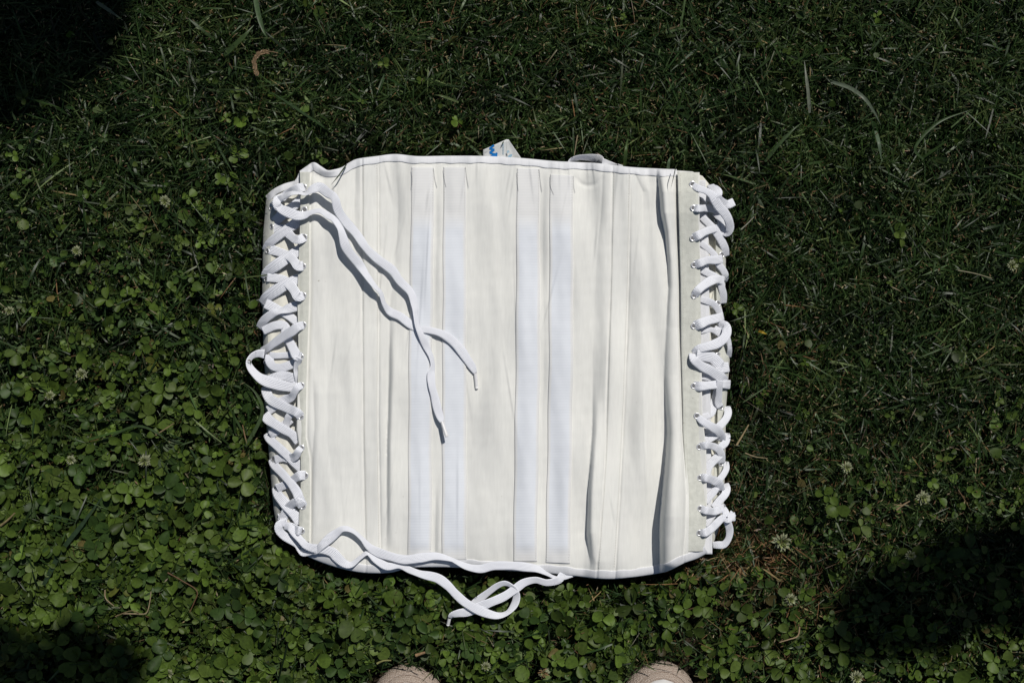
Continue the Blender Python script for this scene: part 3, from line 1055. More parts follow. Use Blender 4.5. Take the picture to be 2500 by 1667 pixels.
r1l = [0, .2, .2, .3, .1, 0, 0, 0, 0, .1, .5, .7, .7, .4, .3, .4, .3, .3, .2, .1, .1, 0, 0, 0, 0, .1, .1, .2, .5, .7, .5, .4, .6, .7, .5, .4, .2, .1, 0]
u1, z1l, w1l, r1l = drop([18, 19, 20, 21], u1, z1l, w1l, r1l)
n1 = len(u1)
ribbon(accB, P(u1[:, 0], u1[:, 1], np.array(z1l[:n1]) / 1000), w1l[:n1], r1l[:n1], seed=111, roll_noise=0.1)
u2 = cv('L5', [(500, 500), (430, 505), (395, 545), (405, 620), (480, 700), (600, 770), (690, 840), (735, 930), (780, 985), (860, 975), (940, 955), (1000, 945), (1070, 865), (1180, 765), (1290, 675)]) + \
    cv('C3', [(930, 1020), (1010, 980), (1100, 1000), (1190, 1075), (1255, 1150), (1330, 1200), (1450, 1242), (1600, 1275), (1750, 1258), (1900, 1242), (2040, 1272), (2150, 1320)]) + \
    cv('C4', [(490, 740), (610, 795), (750, 818), (900, 785), (1100, 785), (1250, 800), (1360, 820), (1460, 870), (1560, 915), (1640, 900), (1720, 870)])
n2 = len(u2)
z2l = [31, 35, 36, 35, 33, 32, 31, 31, 33, 35, 38, 42, 46, 47, 48, 49, 50, 49, 46, 43, 41, 41, 41, 42, 42, 42, 41, 42, 41, 40, 40, 40, 39, 38, 35, 31, 30, 28]
w2l = [.009, .0095, .010, .010, .0095, .0095, .0085, .007, .0065, .0075, .007, .007, .009, .0105, .010, .009, .008, .0065, .006, .008, .011, .0115, .0115, .0105, .009, .0065, .0065,
       .0065, .008, .009, .0105, .011, .0105, .008, .005, .005, .0085, .0095]
r2l = [0, .1, .1, .1, .1, .2, .3, .5, .5, .4, .5, .5, .2, 0, .1, .2, .4, .7, .8, .4, 0, 0, 0, .1, .3, .8, .8, .8, .4, .2, 0, 0, .1, .5, .8, .6, .2, .1]
u2, z2l, w2l, r2l = drop([15, 26], u2, z2l, w2l, r2l)
n2 = len(u2)
ribbon(accB, P(u2[:, 0], u2[:, 1], np.array(z2l[:n2]) / 1000), w2l[:n2], r2l[:n2], seed=112, roll_noise=0.1)
u3 = cv('C4', [(1800, 850), (1700, 870), (1630, 885), (1580, 940), (1460, 965), (1340, 938), (1220, 965), (1120, 1035), (1000, 1115), (860, 1175), (740, 1225), (620, 1275), (520, 1290),
               (450, 1310), (425, 1340)])
u3 = np.array(u3)
z3l = [25, 28, 31, 33, 34, 34, 35, 36, 37, 38, 36, 34, 33, 31, 28]
w3l = [.008, .0095, .010, .010, .0095, .0085, .0095, .010, .011, .0115, .0115, .0105, .0095, .008, .005]
r3l = [0, .1, 0, .2, .2, .4, .2, .1, 0, 0, 0, .1, .2, .3, .4]
ribbon(accB, P(u3[:, 0], u3[:, 1], np.array(z3l) / 1000), w3l, r3l, seed=113, roll_noise=0.1)
laceB = attach(accB.build('lace', M_LACE, None, True, False, True))
tag(laceB, label='two loose lace ends trailing below the bottom edge onto the clover')
e = cv('C4', [(425, 1340), (408, 1415), (670, 1200), (600, 1262)])
aglet(e[0], e[1], 28, 24, laceB)

# right lacing
RW = 0.0088


def zr0(c, p):
    q = cv(c, [p])[0]
    return float(zstripR(np.array([q[0]]), np.array([q[1]]))[0])


def segR(c, pts, tail, w=RW, rolls=None):
    """starts in an eyelet of the right strip, ends with heights `tail` on the outer side"""
    z0 = zr0(c, pts[0])
    n = len(pts)
    head = [z0 - 1.0, z0 + 4.0]
    rest = ip(np.linspace(0, 1, n - 1), list(zip(np.linspace(0, 1, len(tail) + 1), [z0 + 4.0] + list(tail))))[1:]
    seg(accR, c, pts, head + list(rest), w, rolls)


def segU(c, pts, zs, w=RW, rolls=None):
    seg(accR, c, pts, list(ip(np.linspace(0, 1, len(pts)), list(zip(np.linspace(0, 1, len(zs)), zs)))), w, rolls)


segR('R1', [(395, 325), (510, 390), (650, 440), (770, 520), (830, 610), (900, 730), (1010, 860), (1090, 1000), (1115, 1140), (1085, 1240), (1020, 1260), (985, 1190), (960, 1080),
            (900, 950), (820, 860)], [50, 53, 50, 46, 42, 36, 32, 28, 26, 26, 26], [.008, .0088, .0088, .0095, .0105, .0105, .010, .010, .010, .008, .007, .007, .007, .007, .007])
segU('R1', [(740, 330), (820, 440), (870, 560), (960, 650), (1070, 700), (1190, 650)], [30, 46, 52, 44, 36, 33], .0092)
segU('R1', [(780, 380), (850, 410), (900, 470), (860, 540), (790, 560)], [28, 34, 38, 44, 40], .009)
segR('R1', [(412, 770), (520, 775), (650, 772), (760, 780), (860, 800)], [44, 38, 30, 24], .0088)
segU('R1', [(500, 450), (590, 560), (680, 630), (770, 720), (850, 830)], [34, 34, 30, 24], .0072)
segU('R1', [(500, 850), (620, 980), (730, 1090), (830, 1200), (910, 1320), (980, 1450), (1025, 1560), (1040, 1690)], [33, 34, 33, 30, 27, 22, 15], .0092)
segR('R1', [(402, 1345), (520, 1285), (650, 1215), (780, 1175), (910, 1140)], [42, 38, 34, 28], .0094)
segR('R2', [(430, 525), (560, 480), (700, 430), (840, 430), (970, 410)], [43, 38, 34, 26], .0098)
segU('R2', [(530, 80), (640, 170), (750, 260), (830, 360), (900, 510), (975, 610), (1025, 720), (1010, 840)], [34, 33, 31, 28, 24, 15], .0080)
segR('R2', [(435, 1120), (510, 1000), (640, 890), (770, 815), (880, 795), (1000, 830)], [44, 41, 37, 31, 24], .0100)
segU('R2', [(540, 590), (690, 680), (830, 745), (930, 850), (960, 970), (985, 1090), (975, 1260)], [34, 34, 31, 27, 24, 20, 14], .0088)
segU('R2', [(540, 1170), (680, 1215), (790, 1265), (870, 1350), (920, 1450), (950, 1560)], [34, 34, 30, 26, 23, 18], .0078)
segR('R3', [(428, 285), (560, 230), (700, 170), (850, 135), (985, 95)], [43, 38, 32, 24], .0108)
segU('R3', [(540, 380), (640, 360), (740, 350), (850, 390), (960, 470)], [34, 33, 28, 26], .0068)
segU('R3', [(800, 330), (890, 390), (980, 450)], [26, 28, 30], .009)
segR('R3', [(432, 810), (520, 720), (690, 670), (850, 620), (980, 535), (1045, 430), (1050, 320), (1000, 260), (900, 290)], [46, 42, 40, 38, 35, 32, 30, 26], .0105)
segU('R3', [(1040, 420), (1095, 580), (1110, 730), (1080, 880)], [33, 28, 24, 14], .0072, [.2, .5, .6, .3])
segU('R3', [(410, 800), (440, 930), (570, 1045), (720, 1120), (860, 1210), (960, 1270), (1030, 1340)], [zr0('R3', (410, 800)) - 1, 50, 46, 42, 36, 30, 22], .0110)
segU('R3', [(480, 830), (640, 860), (780, 890), (880, 980), (960, 1070), (1090, 1060)], [48, 42, 36, 33, 30, 18], .0125)
segR('R3', [(425, 1428), (560, 1430), (720, 1415), (880, 1395), (1000, 1395), (1115, 1400)], [44, 39, 34, 28, 16], .0100)
segU('R3', [(560, 1230), (680, 1255), (800, 1320), (900, 1420)], [34, 34, 30, 27], .0098)
segU('R3', [(930, 1320), (910, 1440), (905, 1600), (890, 1740), (930, 1830)], [40, 38, 33, 29, 26], .0082)
segR('R4', [(485, 590), (600, 690), (740, 780), (870, 860), (945, 960), (945, 1060)], [48, 43, 36, 30, 24], [.0075, .0095, .0105, .0105, .0095, .009])
segU('R4', [(560, 600), (690, 585), (780, 520), (800, 380), (825, 230), (860, 90)], [34, 32, 28, 25, 24, 30], .0075)
segU('R4', [(870, 820), (960, 740), (1045, 630), (1078, 520), (1050, 410)], [32, 29, 24, 20, 13], .0088)
segR('R4', [(530, 1182), (660, 1150), (790, 1170), (890, 1225), (950, 1330), (945, 1490)], [42, 38, 34, 30, 24], .0090)
segU('R4', [(600, 1070), (710, 1020), (830, 950), (920, 870)], [34, 33, 31, 30], .0098)
segU('R4', [(920, 1190), (1020, 1110), (1055, 1010), (1035, 920)], [30, 26, 20, 13], .0090)
segU('R5', [(650, 380), (700, 230), (790, 120), (890, 30), (960, -60)], [34, 33, 32, 31, 28], .0094)
segR('R5', [(543, 440), (660, 440), (800, 490), (900, 545), (935, 680)], [42, 38, 33, 25], .0098)
segU('R5', [(900, 490), (1000, 360), (1045, 250), (1020, 130)], [30, 27, 22, 12], .0080)
segU('R5', [(640, 900), (730, 790), (810, 700), (850, 620)], [34, 33, 31, 30], .0085)
segU('R5', [(810, 1020), (920, 870), (1015, 760), (1045, 650), (1010, 560)], [32, 30, 27, 22, 14], .0098)
segR('R5', [(545, 1028), (670, 1065), (800, 1080), (900, 1050), (1000, 1010)], [42, 39, 34, 26], .0092)
segU('R5', [(640, 1360), (690, 1250), (760, 1160), (840, 1060)], [34, 34, 33, 32], .0105)
segR('R5', [(527, 1492), (640, 1485), (750, 1415), (860, 1310), (960, 1220), (1060, 1185), (1150, 1190), (1210, 1180)], [44, 43, 40, 37, 35, 33, 31],
     [.0075, .0088, .0095, .0095, .0095, .009, .010, .010])
segU('R6', [(990, 150), (1035, 240), (1040, 340), (1085, 470), (1110, 600), (1085, 740), (1000, 850), (880, 860), (780, 860)], [30, 33, 37, 33, 29, 27, 26, 26, 24],
     [.007, .008, .009, .0085, .008, .0075, .0085, .009, .008])
segU('R6', [(1180, 250), (1130, 330), (1070, 380), (1020, 340)], [31, 37, 40, 36], .0085)
laceR = attach(accR.build('lace', M_LACE, None, True, False, True))
tag(laceR, label='white flat lace criss-crossed through the right eyelets')

# --- cloth tags behind the top edge
tg = []
fold = [(1179, 395, 20), (1180, 366, 24), (1206, 354, 27), (1236.5, 340.5, 31)]
V = [P(1179, 398, .020), P(1180, 366, .026), P(1236.5, 340.5, .034), P(1236, 398, .024)]
# left leaf subdivided and gently bent
u, v = np.meshgrid(np.linspace(0, 1, 12), np.linspace(0, 1, 10))
tx = 1179.5 + u * 57
ty = (366 - 25.5 * u) * (1 - v) + 398 * v
tz = 24 + 6 * u * (1 - v) + 2 * np.sin(u * 3) + 2 * (1 - v)
o = attach(solid_sheet('brand_tag', tx, ty, tz, 0.35, M_TAG, None))
tx2 = (1236.5 + u * (1 - v) * 5 + u * v * 44)
ty2 = 340.8 * (1 - v) + 398 * v + 0 * u
tz2 = 30 * (1 - v) + 24 * v - 5 * u * v + 0.6 - 3.0 * (1 - np.abs(2 * u - 1)) * v
leaf2 = attach(solid_sheet('tag_leaf', tx2, ty2, tz2, 0.35, M_TAG, None))


def print_stroke(pts, w, par, material, zadd=0.5):
    p = crom([(a * S, b * S, 0) for a, b in pts], 0.0006)[:, :2] / S if len(pts) > 2 else np.linspace(pts[0], pts[1], 6)
    t = np.gradient(p, axis=0)
    t /= np.linalg.norm(t, axis=1)[:, None]
    n = np.stack([-t[:, 1], t[:, 0]], -1) * w / 2
    A = np.concatenate([p + n, p - n])
    uu = np.clip((A[:, 0] - 1179.5) / 57, 0, 1)
    vt = 366 - 25.5 * uu
    vv = np.clip((A[:, 1] - vt) / (398 - vt), 0, 1)
    z = 24 + 6 * uu * (1 - vv) + 2 * np.sin(uu * 3) + 2 * (1 - vv) + zadd
    m = len(p)
    F = np.array([(i, i + 1, m + i + 1, m + i) for i in range(m - 1)])
    ob = obj('print', P(A[:, 0], A[:, 1], z / 1000), F, material, par, False)
    return ob


def tp(a, b):
    return (1160 + a / 15.68, 320 + b / 15.68)


accP = []
for a, b in ((tp(725, 545), tp(560, 670)), (tp(545, 665), tp(740, 720)), (tp(735, 715), tp(555, 830)), (tp(560, 835), tp(840, 925)), (tp(850, 850), tp(560, 1010)), (tp(700, 930), tp(850, 960))):
    print_stroke([a, b], 4.6, o, M_BLUE, 0.6 + 0.05 * len(accP))
    accP.append(0)
for yy in np.arange(430, 920, 62):
    print_stroke([tp(1055, yy), tp(1085, yy + 34)], 2.0, o, M_PALEBLUE, 0.5)
# print on the second leaf
for a, b in ((tp(1230, 760), tp(1250, 860)), (tp(1260, 740), tp(1300, 830))):
    p = np.linspace(a, b, 4)
    A = np.concatenate([p + [1.2, 0], p - [1.2, 0]])
    obj('print', P(A[:, 0], A[:, 1], np.full(8, .0318)), np.array([(i, i + 1, 5 + i, 4 + i) for i in range(3)]), M_PALEBLUE, leaf2, False)
c0 = tp(1335, 960)
aa = np.linspace(0, 2 * math.pi, 16, endpoint=False)
ex = c0[0] + 6.5 * np.cos(aa) * 0.83 - 3.2 * np.sin(aa) * -0.55
ey = c0[1] - 6.5 * np.cos(aa) * 0.55 + 3.2 * np.sin(aa) * 0.83
obj('print', P(ex, ey, np.full(16, .0312)), [tuple(range(16))], M_PALEBLUE, leaf2, False)
# second white tag, rolled open, further right
accT = Acc()
ribbon(accT, P(*np.array([(1389, 404), (1396, 393), (1412, 387), (1432, 386), (1450, 388), (1463, 391), (1467, 400)]).T, np.array([24, 25, 26, 26, 25, 24, 22]) / 1000), 0.013,
       [-1.2, -1.15, -1.1, -1.05, -.9, -.8, -1.0], thick=0.0006, curl=0.0008, seed=200, roll_noise=0.05)
attach(accT.build('care_tag', M_BIND, None, True, False, True))
u, v = np.meshgrid(np.linspace(0, 1, 20), np.linspace(0, 1, 10))
tx = 1471 + u * 36 - 3 * v
ty = (386 + 15 * u) * (1 - v) + (410 + 2 * u) * v
tz = 36 - 5 * u - 4 * v + 1.2 * np.sin(u * 7)
attach(solid_sheet('care_tag', tx, ty, tz, 0.5, M_BIND, None))
tx = 1508 + u * 13 + 2 * v
ty = (400 + 4 * u) * (1 - v) + (414 + 1 * u) * v
tz = 34 - 3 * v + 1.0 * np.sin(u * 5)
attach(solid_sheet('care_tag', tx, ty, tz, 0.5, M_BIND, None))


# ================================================================== sneakers
def dotted_rubber():
    m, nt, b = mat('dotted_rubber', (0.3, 0.23, 0.18), 0.6, 0.3)
    tc = N(nt, 'ShaderNodeTexCoord')
    vo = N(nt, 'ShaderNodeTexVoronoi')
    vo.inputs['Scale'].default_value = 620
    vo.inputs['Randomness'].default_value = 0.35
    nt.links.new(tc.outputs['Object'], vo.inputs['Vector'])
    c = ramp(nt, vo.outputs['Distance'], [(0.0, (0.60, 0.55, 0.48)), (0.30, (0.46, 0.39, 0.33)), (0.5, (0.30, 0.235, 0.19)), (1.0, (0.24, 0.18, 0.14))])
    nt.links.new(c, b.inputs['Base Color'])
    inv = N(nt, 'ShaderNodeMath', operation='SUBTRACT')
    inv.inputs[0].default_value = 1.0
    nt.links.new(vo.outputs['Distance'], inv.inputs[1])
    bump(nt, b, inv.outputs[0], 0.9, 0.0012)
    return m


M_DOT = dotted_rubber()
M_CAP = mat('white_toe_rubber', (0.54, 0.525, 0.51), 0.45, 0.35)[0]
M_SOLE = mat('sole_rubber', (0.45, 0.38, 0.31), 0.6, 0.3)[0]
M_CANVAS = weave_mat('shoe_canvas', (0.60, 0.58, 0.54), (0.52, 0.5, 0.46), 40, 900, 0.4)
M_LINING = mat('shoe_lining', (0.35, 0.33, 0.30), 0.9)[0]


def shoe_outline(n=160):
    """closed outline (m), toe tip at (0,0), heel towards -y, counter-clockwise"""
    t = np.linspace(0, 1, n // 2)
    yy = np.r_[-0.27 * (0.5 - 0.5 * np.cos(t * math.pi))]
    d = -yy
    w = np.where(d < 0.062, 0.0505 * np.sqrt(np.clip(1 - (1 - d / 0.062) ** 2, 0, 1)),
                 np.interp(d, [0.062, 0.10, 0.17, 0.225], [0.0505, 0.050, 0.038, 0.036]))
    w = np.where(d > 0.225, 0.036 * np.sqrt(np.clip(1 - ((d - 0.225) / 0.045) ** 2, 0, 1)), w)
    a = np.stack([-w, yy], -1)
    b = np.stack([w, yy], -1)[::-1]
    return np.concatenate([a, b[1:-1]])


def inset(out, d):
    t = np.roll(out, -1, 0) - np.roll(out, 1, 0)
    t /= np.linalg.norm(t, axis=1)[:, None] + 1e-9
    n = np.stack([-t[:, 1], t[:, 0]], -1)
    q = out + n * d
    q[:, 0] = np.where(np.sign(q[:, 0]) != np.sign(out[:, 0]), 0, q[:, 0])
    return q


def rings(acc, rr, closed_top=False):
    n = len(rr[0])
    V = np.concatenate(rr)
    i = np.arange(len(rr) * n).reshape(-1, n)
    j = np.roll(i, -1, 1)
    F = np.stack([i[:-1], j[:-1], j[1:], i[1:]], -1).reshape(-1, 4)
    acc.add(V, F)
    if closed_top:
        acc.add(np.vstack([rr[-1], rr[-1].mean(0)]), np.array([(k, (k + 1) % n, n) for k in range(n)]))


def ring3(out, d, z):
    q = inset(out, d)
    zz = z(q) if callable(z) else np.full(len(q), z)
    return np.column_stack([q, zz])


def sneaker(tip_px, tip_py, rz, label):
    root = empty('sneaker', P(tip_px, tip_py, 0.02)[:2].tolist() + [-0.008], rz)
    tag(root, label, 'shoe', 'pair of sneakers at the bottom edge')
    out = shoe_outline()
    a = Acc()
    rings(a, [ring3(out, 0.003, 0.0), ring3(out, 0.0005, 0.003), ring3(out, 0.0003, 0.012), ring3(out, 0.0015, 0.016), ring3(out, 0.006, 0.0165)])
    a.build('sole', M_SOLE, root)
    # bumper: two raised, dotted bands round the toe
    ft = out[(out[:, 1] > -0.105)]
    k = np.argsort(np.arctan2(ft[:, 0], ft[:, 1] + 0.062))
    ft = ft[k]

    def band(profile, name):
        rr = []
        fade = 1 - ss(0.07, 0.105, -ft[:, 1])
        for d, z in profile:
            tng = np.gradient(ft, axis=0)
            tng /= np.linalg.norm(tng, axis=1)[:, None]
            nn = np.stack([tng[:, 1], -tng[:, 0]], -1)
            q = ft + nn * d
            rr.append(np.column_stack([q, np.full(len(q), z)]))
        V = np.stack(rr, 1).reshape(-1, 3)
        return obj(name, V, grid_faces(len(profile), len(ft)), M_DOT, root)
    band([(0.0004, 0.004), (-0.0004, 0.007), (-0.0006, 0.013), (0.0004, 0.018), (0.003, 0.0225), (0.0062, 0.0258), (0.0078, 0.0268), (0.0084, 0.0258)], 'toe_bumper')
    band([(0.0080, 0.0240), (0.0086, 0.0266), (0.0105, 0.0290), (0.0135, 0.0312), (0.0155, 0.0320), (0.0164, 0.0308)], 'toe_bumper')
    # toe cap dome
    nu, nv = 60, 26
    u = np.linspace(-1, 1, nu)[None]
    v = np.linspace(0, 1, nv)[:, None]
    yy = -0.0155 - 0.082 * v
    d = -(yy)
    w = np.where(d < 0.062, 0.0505 * np.sqrt(np.clip(1 - (1 - d / 0.062) ** 2, 0, 1)), 0.0503)
    wi = np.maximum(w - 0.0150 + 0.0 * d, 0.0005)
    wi = 0.0352 * np.sqrt(np.clip(1 - (1 - np.clip((d - 0.0155) / 0.05, 0, 1)) ** 2, 0, 1))
    X = wi * np.sin(u * math.pi / 2)
    rise = 0.031 + 0.020 * np.sqrt(np.clip((d - 0.0155) / 0.082, 0, 1))
    Z = 0.0305 + (rise - 0.0305) * np.cos(u * math.pi / 2) ** 0.9
    obj('toe_cap', np.stack([X, yy + 0 * u, Z], -1).reshape(-1, 3), grid_faces(nu, nv), M_CAP, root)
    # upper: loft from behind the cap to the heel
    secs = [(-0.088, 0.048, 0.050, 0.0), (-0.11, 0.047, 0.062, 0.018), (-0.14, 0.043, 0.075, 0.022), (-0.17, 0.038, 0.085, 0.026),
            (-0.20, 0.036, 0.088, 0.030), (-0.235, 0.035, 0.090, 0.030), (-0.258, 0.026, 0.092, 0.020), (-0.268, 0.010, 0.092, 0.006)]
    rr = []
    for yv, wv, zt, op in secs:
        th = np.linspace(0, 1, 20)
        zl = 0.014 + (zt - 0.014) * np.sin(th * math.pi / 2)
        xl = op + (wv - op) * np.cos(th * math.pi / 2) ** 0.7
        left = np.column_stack([-xl, np.full(20, yv), zl])
        right = np.column_stack([xl, np.full(20, yv), zl])[::-1]
        rr.append(np.vstack([left, right]))
    V = np.concatenate(rr)
    idx = np.arange(len(secs) * 40).reshape(-1, 40)
    F = np.stack([idx[:-1, :-1], idx[1:, :-1], idx[1:, 1:], idx[:-1, 1:]], -1)
    F1 = F[:, :19].reshape(-1, 4)
    F2 = F[:, 20:].reshape(-1, 4)
    obj('upper', V, np.concatenate([F1, F2]), M_CANVAS, root)
    u = np.linspace(-1, 1, 12)[None]
    v = np.linspace(0, 1, 14)[:, None]
    obj('tongue', np.stack([0.026 * u * (1 + 0 * v), -0.085 - 0.085 * v + 0 * u, 0.051 + 0.046 * v - 0.006 * u ** 2], -1).reshape(-1, 3), grid_faces(12, 14), M_CANVAS, root)
    obj('insole', np.column_stack([inset(out, 0.012), np.full(len(out), 0.03)]), [tuple(range(len(out)))], M_LINING, root, False)
    for q in range(5):
        yv = -0.098 - 0.016 * q
        zt = 0.061 + 0.009 * q
        acc_ = Acc()
        ribbon(acc_, np.array([(-0.030, yv, zt - 0.004), (-0.012, yv - 0.004, zt + 0.004), (0.012, yv - 0.004, zt + 0.004), (0.030, yv, zt - 0.004)]), 0.007, seed=300 + q)
        acc_.build('lace', M_LACE, root, True, False, True)
    return root


SHOES = [(988, 1632, 0.06), (1622, 1624, -0.07)]
sneaker(*SHOES[0], 'left sneaker with white toe cap and dotted beige rubber bumper, below the trailing lace')
sneaker(*SHOES[1], 'right sneaker with white toe cap and dotted beige rubber bumper, nearer the dark shadow')

# ================================================================== lawn
CLA = np.array([(50, 50, 0), (300, 100, .005), (600, 60, .005), (300, 350, .05), (100, 550, .12), (400, 550, .24), (550, 600, .36), (100, 800, .34), (400, 800, .48),
                (560, 900, .45), (100, 1000, .66), (400, 1000, .76), (100, 1250, 1), (400, 1250, 1), (620, 1350, 1), (300, 1500, 1), (600, 1550, 1), (900, 1500, 1),
                (1200, 1480, .95), (1500, 1500, .9), (1750, 1500, .6), (1900, 1600, .6), (1850, 1400, .3), (1820, 1300, .03), (1850, 1150, .04), (2000, 1300, .28),
                (2200, 1200, .28), (2400, 1200, .25), (2400, 1450, .45), (2300, 1600, .6), (2000, 1000, .03), (2300, 900, .03), (1900, 700, .006), (2300, 500, .005),
                (1800, 400, .006), (1600, 200, .005), (2300, 100, .004), (1200, 200, .005), (900, 250, .008), (700, 400, .12), (620, 480, .3), (1300, 1420, .8)], float)
DRY = np.array([(1860, 1340, 1), (1840, 1290, .95), (1850, 1150, .5), (1830, 1050, .4), (1850, 500, .35), (1200, 280, .35), (700, 150, .3), (350, 600, .3), (2400, 1330, .4), (300, 1350, .15),
                (900, 1550, .15), (1500, 1550, .2), (2200, 300, .12), (2200, 800, .12), (150, 200, .12), (1050, 300, .33), (600, 300, .2), (2000, 1250, .35)], float)


def idw(pts, x, y, pw=3.0):
    x = np.clip(x, -100, 2600)
    y = np.clip(y, -100, 1767)
    w = 1.0 / (np.hypot(x[:, None] - pts[:, 0], y[:, None] - pts[:, 1]) + 25) ** pw
    return (w * pts[:, 2]).sum(1) / w.sum(1)


def inpoly(poly, x, y):
    p = np.asarray(poly, float)
    c = np.zeros(len(x), bool)
    for (x0, y0), (x1, y1) in zip(p, np.roll(p, -1, 0)):
        hit = ((y0 > y) != (y1 > y))
        with np.errstate(divide='ignore', invalid='ignore'):
            xi = (x1 - x0) * (y - y0) / (y1 - y0 + 1e-12) + x0
        c ^= hit & (x < xi)
    return c


OUTL = [(650, 484), (669, 466), (722, 443), (733, 424)] + TOP[1:19] + [(1715, 430), (1735, 452), (1757, 470)] + [(b, a) for a, b in XRO[1:]] + \
       [(1716, 1352), (1671, 1372)] + BOT[::-1][3:] + [(705, 1325), (680, 1300)] + [(b, a) for a, b in XL[::-1][2:]]
OUTL = np.array(OUTL, float)


def edge_dist(poly, x, y, closed=True):
    p = np.asarray(poly, float)
    best = np.full(len(x), 1e9)
    prs = zip(p, np.roll(p, -1, 0)) if closed else zip(p[:-1], p[1:])
    for a, b in prs:
        d = b - a
        t = np.clip(((x - a[0]) * d[0] + (y - a[1]) * d[1]) / (d @ d + 1e-9), 0, 1)
        best = np.minimum(best, np.hypot(x - a[0] - t * d[0], y - a[1] - t * d[1]))
    return best


SHOEP = [np.array([(sx - 110, 1760), (sx - 92, 1670), (sx - 55, sy + 12), (sx, sy - 2), (sx + 55, sy + 12), (sx + 92, 1670), (sx + 110, 1760), (sx + 90, 2200), (sx - 90, 2200)]) for sx, sy, _ in SHOES]
SHOEP = [np.array([(sx - 100, 1668 + 60), (sx - 82, 1668), (sx - 48, sy + 14), (sx, sy - 3), (sx + 48, sy + 14), (sx + 82, 1668), (sx + 100, 1728), (sx + 90, 2190), (sx - 90, 2190)]) for sx, sy, _ in SHOES]
LACEP = [u1[12:], u2[-14:], u3, np.array(cv('L3', [(360, 285), (170, 320), (110, 410), (150, 520), (400, 720)])), np.array(cv('R6', [(1085, 470), (1110, 600), (1085, 740), (1000, 850), (800, 860)])),
         np.array(cv('R1', [(1010, 860), (1115, 1140), (1020, 1260)])), np.array(cv('R1', [(960, 650), (1190, 650)])), np.array(cv('R5', [(1000, 1200), (1220, 1180)]))]
TAGP = np.array([(1176, 395), (1176, 364), (1237, 337), (1282, 395)])
TAGP2 = np.array([(1388, 400), (1395, 383), (1440, 381), (1485, 380), (1530, 412), (1525, 420)])


def lawn_masks(x, y):
    ins = inpoly(OUTL, x, y)
    for s in SHOEP:
        ins |= inpoly(s, x, y)
    return ins


def lace_dist(x, y):
    d = np.full(len(x), 1e9)
    for l in LACEP:
        d = np.minimum(d, edge_dist(l, x, y, False))
    return d


